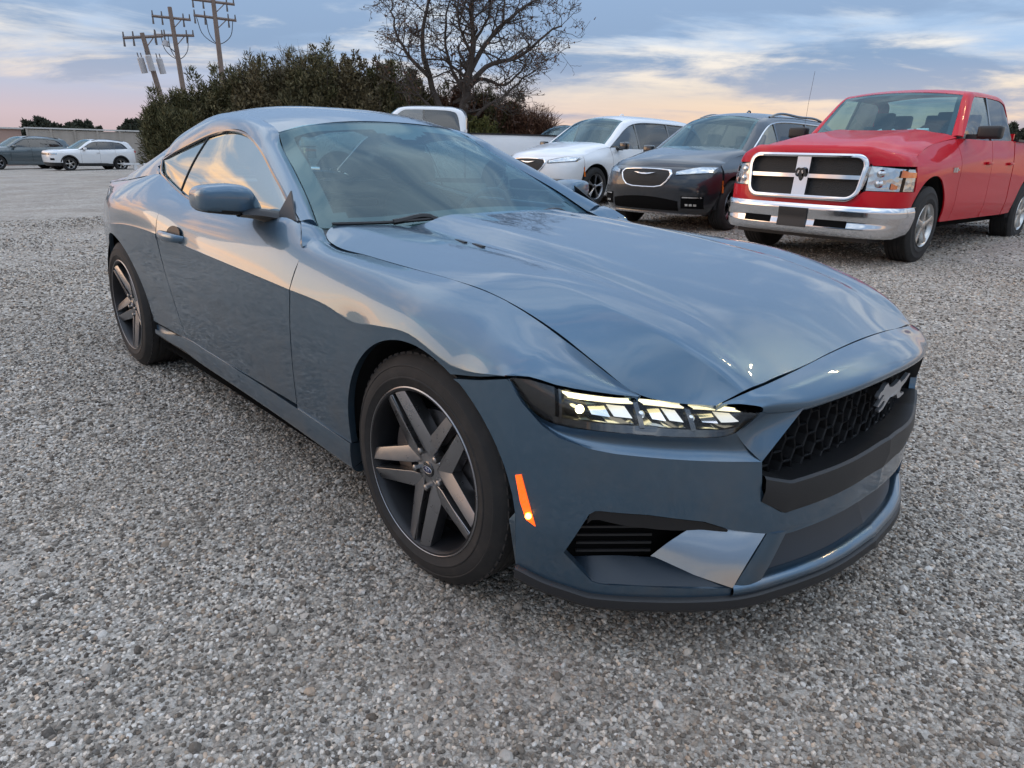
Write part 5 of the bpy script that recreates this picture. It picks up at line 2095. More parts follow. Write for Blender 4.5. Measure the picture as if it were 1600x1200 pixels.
# ------------------------------------------------------------------ compact crossover
def crossover(label, loc, yaw, mat, cladding, wheelmat, group=None, k=1.0):
    t = thing('crossover', label, 'suv', loc, yaw, group)
    t.scale = (k, k, k)
    A = [(0, .36, .40), (-2.64, .36, .40)]
    fr_ = Front([(.24, .78, .36, .72, 2.6), (.40, .86, .34, .80, 2.6), (.60, .885, .32, .83, 2.8), (.80, .885, .30, .83, 2.8), (.95, .86, .26, .80, 2.8), (1.02, .82, .2, .74, 2.6)])
    sec = sec_fn([(.35, [(.82, .36), (.87, .50), (.89, .70), (.88, .88), (.84, .98)]),
                  (0, [(.84, .30), (.89, .48), (.91, .72), (.89, .92), (.81, 1.03)]),
                  (-.6, [(.83, .26), (.885, .46), (.905, .70), (.89, .92), (.82, 1.08)]),
                  (-1.6, [(.83, .26), (.885, .46), (.905, .72), (.895, .94), (.85, 1.10)]),
                  (-2.7, [(.83, .28), (.89, .46), (.91, .76), (.90, .98), (.83, 1.14)]),
                  (-3.3, [(.80, .40), (.85, .55), (.87, .78), (.85, 1.02), (.78, 1.17)]),
                  (-3.48, [(.72, .44), (.77, .56), (.79, .80), (.77, 1.02), (.72, 1.17)])])
    vside(t, sec, -.60, .30, A, mat, 'front_fender')
    vside(t, sec, -1.56, -.61, A, mat, 'front_door')
    vside(t, sec, -2.40, -1.57, A, mat, 'rear_door')
    vside(t, sec, -3.48, -2.41, A, mat, 'quarter_panel')
    liners(t, A, .90, .5)
    V, F = box((-1.4, 0, .32), (3.6, 1.4, .12))
    mesh('floor_pan', V, F, M_CAVITY, t)
    V, F = box((0, 0, .55), (.7, 1.0, .6))
    mesh('engine_bay', V, F, M_CAVITY, t)
    across(t, 'front_bumper', [fr_.edge(z, 26) for z in (.42, .52, .66, .80, .92, 1.0)], mat, 61, 20, .0, .3)
    across(t, 'lower_bumper', [fr_.edge(z, 26) for z in (.24, .32, .418)], cladding, 61, 8, .0, .3)
    rows_ = []
    prof_ = ((1, 0), (.95, .4), (.85, .75), (.7, .9), (.35, 1.0), (0, 1.0))
    for x, z, bow in ((-.62, 1.085, .14), (-.3, 1.06, .12), (.0, 1.03, .2), (.15, 1.015, .32)):
        wv = float(sec(x)[4][0])-.004
        rows_.append([(x+bow*(1-q*q), wv*q, z+.05*k_) for q, k_ in prof_])
    rows_.append([(x, w_-.002, 1.005) for x, w_, z in fr_.edge(1.0, 26)])
    across(t, 'hood', rows_, mat, 41, 26, .012, .5)
    V, F = fr_.patch(-.50, .50, .80, .90, .008, 20, 4, .0)
    gr = mesh('grille', V, F, M_CAVITY, t)
    for k_ in range(7):
        V, F = fr_.patch(-.47+k_*.137, -.36+k_*.137, .808, .892, .014, 4, 4, .01)
        mesh('grille_slot_trim', V, F, M_RIM, gr)
    for s in (-1, 1):
        V, F = fr_.patch(s*.50, s*.845, lambda y: .80+.03*(abs(y)-.5), lambda y: .905, .010, 12, 4, .0)
        h_ = mesh('headlight', V, F, M_HALO, t)
        V, F = fr_.patch(s*.50, s*.848, lambda y: .795+.03*(abs(y)-.5), lambda y: .91, .018, 12, 4, .0)
        mesh('lens', V, F, M_GLASS_CLEAR, h_)
        V, F = fr_.patch(s*.52, s*.76, .54, .64, .006, 8, 4, .0)
        mesh('fog_pod', V, F, M_CAVITY, t)
    # arch and sill cladding
    for xc, zc, r in A:
        Vp, Fp = [], []
        for q in range(25):
            th = R(-4+188*q/24)
            for rr_, of in ((r-.012, -.01), (r+.0, .012), (r+.05, .014), (r+.062, .0)):
                xx, zz_ = xc+rr_*math.cos(th), zc+rr_*math.sin(th)
                sc_ = spl(sec(xx)[:, 1], sec(xx)[:, 0])
                Vp.append((xx, -(float(sc_(max(zz_, .30)))+of), max(zz_, .26)))
        Fp = [(q*4+i, q*4+i+1, (q+1)*4+i+1, (q+1)*4+i) for q in range(24) for i in range(3)]
        both('arch_cladding', np.array(Vp), Fp, cladding, t)
    g = np.array([[(x, -(float(sec(x)[0][0])+d_), z) for x in np.linspace(-2.24, -.40, 12)] for z, d_ in ((.24, -.05), (.26, .02), (.40, .045), (.43, .03))])
    V, F = gridmesh(g, 0)
    both('sill_cladding', V, F, cladding, t)
    P_ = [(-.62, .825, 1.095), (-.95, .765, 1.28), (-1.22, .71, 1.43), (-1.5, .682, 1.50), (-2.0, .675, 1.515), (-2.5, .68, 1.495), (-2.85, .705, 1.43), (-3.08, .775, 1.22), (-3.10, .80, 1.165)]
    Q_ = dict(pts=[(-.56, .72, 1.13), (-.86, .665, 1.32), (-1.12, .60, 1.485), (-1.35, .575, 1.565), (-1.9, .57, 1.595), (-2.6, .575, 1.575), (-3.2, .60, 1.51), (-3.38, .66, 1.30), (-3.45, .69, 1.18)], top=3, rear=6)
    greenhouse(t, P_, Q_, mat, M_GLASS_DARK, splits=(-1.55, -2.42), roof_crown=.045, belt=lambda x: (float(sec(x)[4][0])-.004, float(sec(x)[4][1])), trim=M_GLOSSBLACK)
    cabin(t, -.80, -3.0, .76, .42, 1.08, ((-1.5, (-.36, .36)),))
    across(t, 'liftgate', [[(-3.49, .72, z), (-3.56, .64, z), (-3.60, .35, z), (-3.61, 0, z)] for z in (.44, .70, .95, 1.18)], mat, 25, 8, .01, .5)
    V, F = box((-3.50, -.66, 1.02), (.12, .22, .10))
    both('tail_lamp', V, F, M_REDLENS, t)
    V, F = tube(curve([(-1.35, -.60, 1.56), (-1.5, -.60, 1.60), (-2.6, -.60, 1.60), (-3.0, -.61, 1.55)], 16), .018, 6)
    both('roof_rack', V, F, M_GLOSSBLACK, t)
    side_mirror(t, -.80, .92, 1.08, 1.08, 1.20, mat, 1.09)
    for x in (-1.46, -2.34):
        V, F = box((x, -.905, .95), (.16, .025, .03))
        both('door_handle', V, F, mat, t)
    for x in (0, -2.64):
        for s in (-1, 1):
            alloy(t, (x, s*.885, .355), .355, .225, .22, 5, 'chunky', s, wheelmat, 30)
    return t


M_GREYPAINT = paint('granite_paint', (.030, .034, .040), .55, .34, True, .15)
M_SLATE = paint('slate_paint', (.10, .125, .135), .45, .36, True, .25)
M_SILVER = paint('silver_paint', (.34, .36, .38), .6, .34, True, .2)
M_CLAD = M_BLACKTRIM
minivan('dark grey minivan with chrome window trim, between red pickup and white minivan', (-4.98, 7.58, tz(-4.98, 7.58)), -1.536, M_GREYPAINT, True, True)

minivan('white minivan with black window trim, left of the dark grey minivan', (-8.65, 8.75, tz(-8.65, 9.5)), -1.536, M_WHITE, False, False)
pickup('white crew cab pickup truck parked broadside behind the coupe roof', (-13.97, 6.97, tz(-12.2, 8.2)), R(-130), M_WHITE, detailed=False, k=1.05)
crossover('white compact crossover with black cladding parked by the beige wall', (-43.6, 6.85, tz(-43.6, 6.85)), R(-80), M_WHITE, M_CLAD, M_WHEELBRIGHT)
crossover('slate grey crossover at the left edge, partly behind the white crossover', (-48.4, 4.3, tz(-48.4, 4.3)), R(-80), M_SLATE, M_SLATE, M_WHEELGREY, k=1.12)
crossover('silver crossover seen as a roof behind the white pickup bed', (-13.6, 12.9, tz(-13.6, 12.9)), R(-88), M_SILVER, M_CLAD, M_WHEELGREY, k=1.10)
crossover('black crossover glimpsed between white pickup tail lamp and white minivan', (-11.4, 13.2, tz(-11.4, 13.2)), R(-88), M_GREYPAINT, M_CLAD, M_WHEELGREY, k=1.04)

# ================================================================== ground
def ax(lo, hi, near, step, grow):
    v = [0.0]
    s_ = step
    while v[-1] < hi:
        if v[-1] > near:
            s_ *= grow
        v.append(v[-1]+s_)
    u_ = [0.0]
    s_ = step
    while u_[-1] > lo:
        if u_[-1] < -near:
            s_ *= grow
        u_.append(u_[-1]-s_)
    return np.array(sorted(set(u_+v)))


gx = ax(-900, 900, 16, .5, 1.10)
gy = ax(-900, 900, 16, .5, 1.10)
GX, GY = np.meshgrid(gx, gy)
GZ = terrain(GX, GY)
GZ = GZ+.010*np.sin(GX*1.7+.6*GY)*np.sin(GY*1.3)*np.clip((np.hypot(GX+1, GY)-4)/6, 0, 1)
G = np.stack([GX, GY, GZ], -1)
nY, nX = GX.shape
idx = np.arange(nX*nY).reshape(nY, nX)
F = np.stack([idx[:-1, :-1], idx[:-1, 1:], idx[1:, 1:], idx[1:, :-1]], -1).reshape(-1, 4)


STONES = [(0.0, (.050, .044, .039)), (.18, (.135, .123, .110)), (.38, (.29, .268, .243)), (.62, (.47, .440, .403)), (.85, (.63, .605, .57)), (1.0, (.80, .785, .755))]


def _ground(nb, p):
    tcn = nb.node('ShaderNodeTexCoord').outputs['Object']
    warp = nb.noise(tcn, 9.0, 2)
    v1 = nb.voronoi(tcn, 62.0)
    v2 = nb.voronoi(tcn, 150.0)
    v3 = nb.voronoi(tcn, 26.0)
    def val(v):
        sp_ = nb.node('ShaderNodeSeparateColor')
        nb.link(v.outputs['Color'], sp_.inputs[0])
        return sp_.outputs[0]
    c1 = nb.ramp(val(v1), STONES)
    c2 = nb.ramp(val(v2), STONES)
    c3 = nb.ramp(val(v3), STONES)
    cc = nb.mix(.42, c1, c2)
    cc = nb.mix(nb.math('MULTIPLY', nb.maprange(val(v3), .62, .75), .55), cc, c3)
    cc = nb.mix(1.0, cc, (.84, .80, .75, 1), 'MULTIPLY')
    # earth showing between the stones, in patches; worn wheel tracks farther off
    big = nb.noise(tcn, .42, 5, .62)
    mid_ = nb.noise(tcn, 2.3, 5, .65)
    e = nb.math('MULTIPLY', nb.maprange(big, .42, .60), nb.maprange(mid_, .34, .58))
    fine = nb.noise(tcn, 210.0, 3, .7)
    soil = nb.mix(fine, (.18, .148, .118, 1), (.42, .36, .30, 1))
    cc = nb.mix(nb.math('MULTIPLY', e, .6), cc, soil)
    sx = nb.node('ShaderNodeSeparateXYZ')
    nb.link(tcn, sx.inputs[0])
    # towards the far lot the stone is finer and dustier
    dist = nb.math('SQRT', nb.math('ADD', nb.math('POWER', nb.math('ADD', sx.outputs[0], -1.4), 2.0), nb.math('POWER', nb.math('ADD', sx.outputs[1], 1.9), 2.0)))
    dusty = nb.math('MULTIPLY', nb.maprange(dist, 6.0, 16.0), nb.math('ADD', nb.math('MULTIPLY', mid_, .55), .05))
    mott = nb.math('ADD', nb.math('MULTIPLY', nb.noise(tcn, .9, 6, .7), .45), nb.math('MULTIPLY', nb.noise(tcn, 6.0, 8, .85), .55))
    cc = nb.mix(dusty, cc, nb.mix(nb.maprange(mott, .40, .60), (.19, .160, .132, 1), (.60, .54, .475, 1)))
    nb.put(p.inputs['Base Color'], cc)
    h = nb.math('ADD', nb.math('MULTIPLY', nb.math('SUBTRACT', 1.0, nb.math('MULTIPLY', v1.outputs['Distance'], 1.3)), 1.0), nb.math('MULTIPLY', nb.math('SUBTRACT', 1.0, v2.outputs['Distance']), .45))
    h = nb.math('ADD', h, nb.math('MULTIPLY', nb.math('SUBTRACT', 1.0, v3.outputs['Distance']), .8))
    bump(nb, p, h, .9, .010)


M_GROUND = material('gravel_ground', (.2, .19, .18), .92, spec=.25, fn=_ground)
me = bpy.data.meshes.new('ground')
me.from_pydata([tuple(v) for v in G.reshape(-1, 3)], [], [tuple(int(i) for i in f) for f in F])
ground = link('ground', me, M_GROUND, None, True, None)
tag(ground, kind='structure')

# loose stones in the foreground: real pebbles scattered with geometry nodes
def _stone(nb, p):
    oi = nb.node('ShaderNodeObjectInfo')
    c = nb.ramp(oi.outputs['Random'], STONES)
    r2 = nb.math('FRACT', nb.math('MULTIPLY', oi.outputs['Random'], 17.3))
    tint = nb.ramp(r2, [(0, (1.0, .88, .76)), (.45, (1, .945, .88)), (.75, (.98, .955, .93)), (.93, (1.0, .82, .66)), (1.0, (1.0, .76, .58))])
    c = nb.mix(1.0, c, tint, 'MULTIPLY')
    n = nb.noise(objcoord(nb), 2.4, 5, .65)
    c = nb.mix(nb.maprange(n, .35, .75), c, nb.mix(.5, c, (.20, .18, .16, 1)))
    # earth worked up between the stones, in broad uneven patches
    ps = nb.node('ShaderNodeNewGeometry').outputs['Position']
    pa = nb.math('MULTIPLY', nb.maprange(nb.noise(ps, .55, 6, .65), .44, .66), nb.maprange(nb.noise(ps, 3.1, 5, .7), .32, .62))
    c = nb.mix(nb.math('MULTIPLY', pa, .62), c, (.20, .165, .130, 1))
    nb.put(p.inputs['Base Color'], c)


M_STONE = material('stone', (.2, .19, .18), .88, spec=.3, fn=_stone)
stone_col = bpy.data.collections.new('stone_shapes')
for k in range(9):
    bm = bmesh.new()
    bmesh.ops.create_icosphere(bm, subdivisions=1 if k < 5 else 2, radius=1.0)
    rs = random.Random(50+k)
    ax_ = (1.0, rs.uniform(.62, .95), rs.uniform(.42, .75))
    planes = [(Vector((rs.gauss(0, 1), rs.gauss(0, 1), rs.gauss(0, 1))).normalized(), rs.uniform(.55, .9)) for _ in range(7)]
    for v in bm.verts:
        q = v.co.copy()
        for nn, dd in planes:
            e_ = q.dot(nn)-dd
            if e_ > 0:
                q -= nn*e_
        v.co = Vector((q.x*ax_[0], q.y*ax_[1], q.z*ax_[2]))*rs.uniform(.95, 1.05)
    me = bpy.data.meshes.new('stone_shape')
    bm.to_mesh(me)
    bm.free()
    me.materials.append(M_STONE)
    o = bpy.data.objects.new('stone_shape', me)
    stone_col.objects.link(o)

rs_ = np.random.RandomState(11)
pts, sizes = [], []


def scatter(n, rmin, rmax, smin, smax, power=1.0):
    """stones in a ring about the spot where the photographer stands"""
    a = rs_.uniform(-math.pi, math.pi, n)
    r = np.sqrt(rs_.uniform(0, 1, n)*(rmax**2-rmin**2)+rmin**2)
    x = 1.43+r*np.cos(a)
    y = -1.9+r*np.sin(a)
    # keep to the half the lot faces (view plus a margin to the sides)
    dirx, diry = math.cos(YAW), math.sin(YAW)
    c = ((x-1.43)*dirx+(y+1.9)*diry)/np.maximum(r, 1e-6)
    k = c > .60
    x, y = x[k], y[k]
    # thinner where earth shows and none under the tyres
    pt = np.sin(x*1.7+1.3+.8*np.sin(y*1.1))*np.sin(y*1.9-.4+.7*np.sin(x*1.3))+.45*np.sin(x*4.1+y*2.7)+.25*np.sin(x*9.3-y*7.1)
    k = (pt > -1.75+.75*rs_.uniform(0, 1, len(x)))
    x, y = x[k], y[k]
    s = smin+(smax-smin)*rs_.beta(1.6, 4.2, len(x))
    z = terrain(x, y)+s*rs_.uniform(-.12, .28, len(x))
    for wx, wy in ((0, -.80), (-2.72, -.81), (0, .80), (-2.72, .81)):
        inside = (abs(x-wx) < .085) & (abs(y-wy) < .135)
        z = np.where(inside, z-.03, z)
    pts.append(np.stack([x, y, z], -1))
    sizes.append(s)


scatter(360000, .3, 3.2, .0040, .0125)
scatter(330000, 3.2, 5.6, .0055, .015)
scatter(220000, 5.6, 9.0, .008, .018)
scatter(160000, 9.0, 15.0, .012, .024)
scatter(5200, .4, 6.0, .012, .024)
PT = np.concatenate(pts)
SZ = np.concatenate(sizes)
me = bpy.data.meshes.new('loose_gravel')
me.vertices.add(len(PT))
me.vertices.foreach_set('co', PT.astype(np.float32).ravel())
at = me.attributes.new('size', 'FLOAT', 'POINT')
at.data.foreach_set('value', SZ.astype(np.float32))
gravel = bpy.data.objects.new('loose_gravel', me)
COL.objects.link(gravel)
me.materials.append(M_STONE)
tag(gravel, 'loose grey crushed stone covering the lot in the foreground', 'gravel', kind='stuff')
ng = bpy.data.node_groups.new('scatter_stones', 'GeometryNodeTree')
ng.interface.new_socket('Geometry', in_out='INPUT', socket_type='NodeSocketGeometry')
ng.interface.new_socket('Geometry', in_out='OUTPUT', socket_type='NodeSocketGeometry')
gn = NB(ng)
gi = gn.node('NodeGroupInput')
go = gn.node('NodeGroupOutput')
ci_ = gn.node('GeometryNodeCollectionInfo')
ci_.inputs['Collection'].default_value = stone_col
ci_.inputs['Separate Children'].default_value = True
ci_.inputs['Reset Children'].default_value = True
ip = gn.node('GeometryNodeInstanceOnPoints')
gn.link(gi.outputs[0], ip.inputs['Points'])
gn.link(ci_.outputs[0], ip.inputs['Instance'])
ip.inputs['Pick Instance'].default_value = True
ri = gn.node('FunctionNodeRandomValue', data_type='INT')
ri.inputs[4].default_value = 0
ri.inputs[5].default_value = 8
gn.link(ri.outputs[2], ip.inputs['Instance Index'])
rv = gn.node('FunctionNodeRandomValue', data_type='FLOAT_VECTOR')
rv.inputs[0].default_value = (-.5, -.5, -3.14)
rv.inputs[1].default_value = (.5, .5, 3.14)
gn.link(rv.outputs[0], ip.inputs['Rotation'])
na = gn.node('GeometryNodeInputNamedAttribute', data_type='FLOAT')
na.inputs[0].default_value = 'size'
gn.link(na.outputs[0], ip.inputs['Scale'])
gn.link(ip.outputs[0], go.inputs[0])
md = gravel.modifiers.new('stones', 'NODES')
md.node_group = ng

# ================================================================== wall, low barrier
def _wallmat(nb, p):
    oc = objcoord(nb)
    mp = nb.node('ShaderNodeMapping')
    mp.inputs['Scale'].default_value = (2.0, 2.0, .25)
    nb.link(oc, mp.inputs[0])
    n = nb.noise(mp.outputs[0], 1.6, 6, .65)
    c = nb.mix(n, (.26, .225, .19, 1), (.46, .41, .355, 1))
    nb.put(p.inputs['Base Color'], c)


def _wallmat2(nb, p):
    n = nb.noise(objcoord(nb), .8, 5, .6)
    nb.put(p.inputs['Base Color'], nb.mix(n, (.36, .235, .19, 1), (.47, .32, .27, 1)))


M_WALL = material('weathered_beige_sheet', (.36, .32, .28), .75, fn=_wallmat)
M_WALL2 = material('tan_render', (.42, .29, .24), .85, fn=_wallmat2)
M_CAP = material('wall_cap', (.55, .53, .50), .6)
wa, wb_ = np.array((-56.6, 7.6)), np.array((-53.6, 19.5))
wl = thing('panel_wall', 'beige panelled perimeter wall behind the white crossover', 'wall', (wa[0], wa[1], tz(*wa)))
dirw = (wb_-wa)/np.linalg.norm(wb_-wa)
angw = math.atan2(dirw[1], dirw[0])
Lw = float(np.linalg.norm(wb_-wa))
npan = 9
for k in range(npan):
    a = Lw*k/npan
    V, F = box((a+Lw/npan/2, 0, 1.11), (Lw/npan-.03, .10, 2.42))
    V = xf(V, rotz(angw))
    mesh('panel', V, F, M_WALL, wl, smooth=False)
for k in range(npan+1):
    V, F = box((Lw*k/npan, 0, 1.14), (.12, .22, 2.48))
    mesh('post', xf(V, rotz(angw)), F, M_WALL, wl, smooth=False)
V, F = box((Lw/2, 0, 2.42), (Lw+.3, .30, .09))
mesh('cap', xf(V, rotz(angw)), F, M_CAP, wl, smooth=False)
ob = thing('storage_building', 'low tan building at the left edge behind the grey crossover', 'building', (-60.0, 1.4, tz(-60, 1.4)))
V, F = box((0, 0, 1.20), (5.0, 12.0, 2.65))
mesh('wall', V, F, M_WALL2, ob, smooth=False)
V, F = box((0, 0, 2.56), (5.3, 12.3, .10))
mesh('roof', V, F, M_CAP, ob, smooth=False)
br = thing('low_barrier', 'low white barrier rail behind the white crossover', 'barrier', (-42.0, 10.3, tz(-42, 10.3)), R(95))
V, F = box((0, 0, .30), (1.9, .16, .10))
mesh('rail', V, F, M_WHITE, br)
for x in (-.35, .4):
    V, F = box((x, 0, .12), (.16, .14, .26))
    mesh('foot', V, F, M_WHITE, br)

# ================================================================== utility poles
def _wood(nb, p):
    n = nb.noise(objcoord(nb), 3.0, 6, .7)
    nb.put(p.inputs['Base Color'], nb.mix(n, (.13, .095, .075, 1), (.27, .20, .165, 1)))


M_POLE = material('pole_wood', (.2, .15, .12), .85, fn=_wood)
M_INSUL = material('insulator', (.10, .085, .08), .4)
M_WIRE = material('wire', (.03, .03, .032), .5)
M_TRANS = material('transformer_grey', (.42, .40, .40), .5)
latv = np.array((.362, .932, 0))      # across the view at the poles


def utility_pole(label, base, top, arms, transformers=False, jumpers=(), riser=False, lamp=False):
    t = thing('utility_pole', label, 'utility pole', (base[0], base[1], base[2]), 0, 'wooden utility poles')
    B, T = np.zeros(3), np.array(top)-np.array(base)
    V, F = tube([B*(1-k)+T*k for k in np.linspace(0, 1, 6)], np.linspace(.19, .12, 6), 10)
    mesh('shaft', V, F, M_POLE, t)
    H = np.linalg.norm(T)
    u_ = T/H
    for (z, hw, tilt) in arms:
        c = u_*(z/u_[2])
        e1_, e2_ = c-latv*hw+np.array([0, 0, tilt*hw]), c+latv*hw-np.array([0, 0, tilt*hw])
        V, F = tube([e1_, c, e2_], .075, 4)
        arm_ = mesh('crossarm', V, F, M_POLE, t)
        for q in (-.95, -.48, .62, .95):
            p_ = c+latv*hw*q-np.array([0, 0, tilt*hw*q])
            V, F = tube([p_+np.array([0, 0, .02]), p_+np.array([0, 0, .30])], [.05, .035], 6)
            mesh('insulator', V, F, M_INSUL, arm_)
            if q != .95:
                V, F = tube([p_-np.array([0, 0, .05]), p_-np.array([0, 0, .42])], [.04, .06], 6)
                mesh('insulator', V, F, M_INSUL, arm_)
        V, F = tube([c+latv*hw*.55-np.array([0, 0, tilt*hw*.55]), c-np.array([0, 0, .62])], .025, 4)
        mesh('brace', V, F, M_POLE, arm_)
    for (za, q, zb) in jumpers:
        a = u_*(za/u_[2])+latv*q
        c = u_*(zb/u_[2])
        m1 = a*.75+c*.25-np.array([0, 0, .55])
        V, F = tube(curve([a, m1, c*.7+a*.3-np.array([0, 0, .1])*3, c], 12), .022, 5)
        mesh('jumper_cable', V, F, M_WIRE, t)
    if transformers:
        for q, dz_ in ((-.42, 0), (.0, .1), (.50, .02)):
            c = u_*((H*.80)/1.0)+latv*q+np.array([.0, 0, dz_-.2])
            off_ = np.array([.32, -.12, 0]) if q == 0 else np.zeros(3)
            V, F = tube([c+off_-u_*.40, c+off_+u_*.34, c+off_+u_*.40], [.165, .165, .11], 14)
            tr_ = mesh('transformer', V, F, M_TRANS, t)
            for e in (-.08, .08):
                V, F = tube([c+off_+u_*.38+latv*e, c+off_+u_*.62+latv*e], .028, 6)
                mesh('bushing', V, F, M_INSUL, tr_)
    if riser:
        V, F = tube([latv*.22+np.array([.1, 0, 0]), latv*.20+u_*H*.52+np.array([.1, 0, 0])], .10, 8)
        mesh('riser_pipe', V, F, material('galvanised_pipe', (.42, .38, .36), .5, .4), t)
    if lamp:
        c = u_*H*.72
        V, F = tube([c, c-latv*.3+np.array([0, 0, .25]), c-latv*.55+np.array([0, 0, .55])], .03, 6)
        mesh('lamp_arm', V, F, M_WIRE, t)
        V, F = tube([c-latv*.62+np.array([0, 0, .40]), c-latv*.52+np.array([0, 0, .70])], [.20, .14], 10)
        mesh('lamp_head', V, F, M_TRANS, t)
    return t


zb = tz(-43, 12)
utility_pole('leaning wooden utility pole carrying three grey transformers, leftmost of the three', (-42.35, 12.55, zb), (-42.60, 11.41, 6.75), [(6.55-zb, 1.0, -.12)], transformers=True)
utility_pole('wooden utility pole with two crossarms and a lamp, middle of the three', (-45.8, 14.55, tz(-45.8, 14.5)), (-45.93, 14.14, 8.75), [(8.15-zb, 1.05, 0.02), (7.22-zb, 1.1, -.06)], jumpers=((7.2-zb, -.75, 5.9-zb), (7.2-zb, -.35, 5.9-zb), (7.2-zb, .75, 5.9-zb)), lamp=True)
utility_pole('thick wooden utility pole with a riser pipe, rightmost of the three', (-43.2, 15.85, tz(-43, 15.8)), (-43.22, 15.68, 9.6), [(8.83-zb, 1.15, .03), (8.0-zb, 1.15, .04)], jumpers=((7.95-zb, -1.0, 6.6-zb), (7.95-zb, -.5, 6.6-zb), (7.95-zb, .95, 6.6-zb)), riser=True)

# ================================================================== vegetation
def leafmat(name, c0, c1, c2):
    def fn(nb, p):
        g_ = nb.node('ShaderNodeNewGeometry')
        c = nb.ramp(g_.outputs['Random Per Island'], [(0, c0), (.55, c1), (1, c2)])
        nb.put(p.inputs['Base Color'], c)
    return material(name, c1, .7, spec=.2, fn=fn)


M_CEDAR = leafmat('cedar_green', (.035, .036, .016), (.082, .078, .034), (.17, .145, .068))
M_OLIVE = leafmat('olive_brown', (.055, .043, .025), (.12, .095, .05), (.20, .16, .085))
M_RUST = leafmat('rust_brown', (.060, .029, .019), (.125, .062, .040), (.20, .11, .065))
M_GREEN = leafmat('fresh_green', (.045, .050, .015), (.10, .10, .03), (.17, .16, .055))
M_MIXED = leafmat('mixed_olive', (.045, .040, .020), (.10, .088, .042), (.19, .155, .078))
M_FARLEAF = leafmat('far_green', (.03, .035, .025), (.055, .06, .04), (.08, .085, .055))
M_BARK = material('bark', (.045, .034, .028), .9, fn=lambda nb, p: nb.put(p.inputs['Base Color'], nb.mix(nb.noise(objcoord(nb), 5, 5, .7), (.035, .027, .022, 1), (.11, .085, .070, 1))))


def leaves(P, D, L, W, seed):
    """one thin blade per point: P positions, D directions, L lengths, W widths"""
    rs = np.random.RandomState(seed)
    n = len(P)
    D = D/np.linalg.norm(D, axis=1, keepdims=True)
    r_ = rs.normal(size=(n, 3))
    S = np.cross(D, r_)
    S /= np.linalg.norm(S, axis=1, keepdims=True)
    L, W = L[:, None], W[:, None]
    V = np.stack([P-S*W*.5, P+S*W*.5, P+D*L+S*W*.22, P+D*L-S*W*.22], 1).reshape(-1, 3)
    return V, np.arange(4*n).reshape(n, 4)


def fastmesh(name, V, F, mat, parent):
    me = bpy.data.meshes.new(name)
    n = len(F)
    me.vertices.add(len(V))
    me.vertices.foreach_set('co', np.asarray(V, np.float32).ravel())
    me.loops.add(n*4)
    me.loops.foreach_set('vertex_index', np.asarray(F, np.int32).ravel())
    me.polygons.add(n)
    me.polygons.foreach_set('loop_start', np.arange(0, 4*n, 4, dtype=np.int32))
    me.update(calc_edges=True)
    me.materials.append(mat)
    o = bpy.data.objects.new(name, me)
    COL.objects.link(o)
    o.parent = parent
    return o


def bush(name, label, cat, x, y, h, rad, mat, seed, kind='cedar', n=7000, group=None, ls=1.0):
    z0 = tz(x, y)-.05
    t = thing(name, label, cat, (x, y, z0), 0, group)
    rs = np.random.RandomState(seed)
    # plumes: every bush is a cluster of upright sprays of uneven height
    n = int(n*(2.8 if kind != 'twig' else 1.7))
    npl = 46 if kind != 'twig' else 48
    P, D, L, W = [], [], [], []
    stems = []
    for k in range(npl):
        a = rs.uniform(0, 2*math.pi)
        rr_ = rad*math.sqrt(rs.uniform(0, 1))*.88
        bx, by = rr_*math.cos(a), rr_*math.sin(a)*.8
        top = h*(1-.34*(rr_/rad)**2)*rs.uniform(.70, 1.0)
        if k < 3:
            bx, by, top = bx*.3, by*.3, h*rs.uniform(.93, 1.0)
        z_lo = top*rs.uniform(.02, .35)
        m_ = int(n/npl)
        f = rs.uniform(0, 1, m_)**.85
        zc = z_lo+(top-z_lo)*f
        pr = (.34*rad*.55+.36)*(1-f)**.50+.04
        th = rs.uniform(0, 2*math.pi, m_)
        q = np.sqrt(rs.uniform(0.05, 1, m_))
        lean = rs.normal(0, .13, 2)
        px = bx+pr*q*np.cos(th)+lean[0]*zc
        py = by+pr*q*np.sin(th)+lean[1]*zc
        pz = zc+rs.normal(0, .06, m_)
        P.append(np.stack([px, py, np.maximum(pz, .02)], -1))
        up_ = .55 if kind == 'cedar' else .35
        D.append(np.stack([np.cos(th)*(1-f*.5)+rs.normal(0, .55, m_), np.sin(th)*(1-f*.5)+rs.normal(0, .55, m_), up_+rs.normal(0, .55, m_)+f*.5], -1))
        sc_ = {'cedar': (.09, .26, .022, .055), 'leafy': (.08, .17, .045, .095), 'twig': (.25, .60, .012, .028)}[kind]
        L.append(rs.uniform(sc_[0], sc_[1], m_)*ls)
        W.append(rs.uniform(sc_[2], sc_[3], m_)*ls)
        if k < 14:
            stems.append(tube([(bx*.35, by*.35, 0), (bx*.8+lean[0]*top*.4, by*.8+lean[1]*top*.4, top*.5), (bx+lean[0]*top, by+lean[1]*top, top*.96)], [.045, .028, .008], 5))
    V, F = leaves(np.concatenate(P), np.concatenate(D), np.concatenate(L), np.concatenate(W), seed)
    fastmesh('crown', V, F, mat, t)
    mesh('trunk', *join(stems), M_BARK, t)
    return t


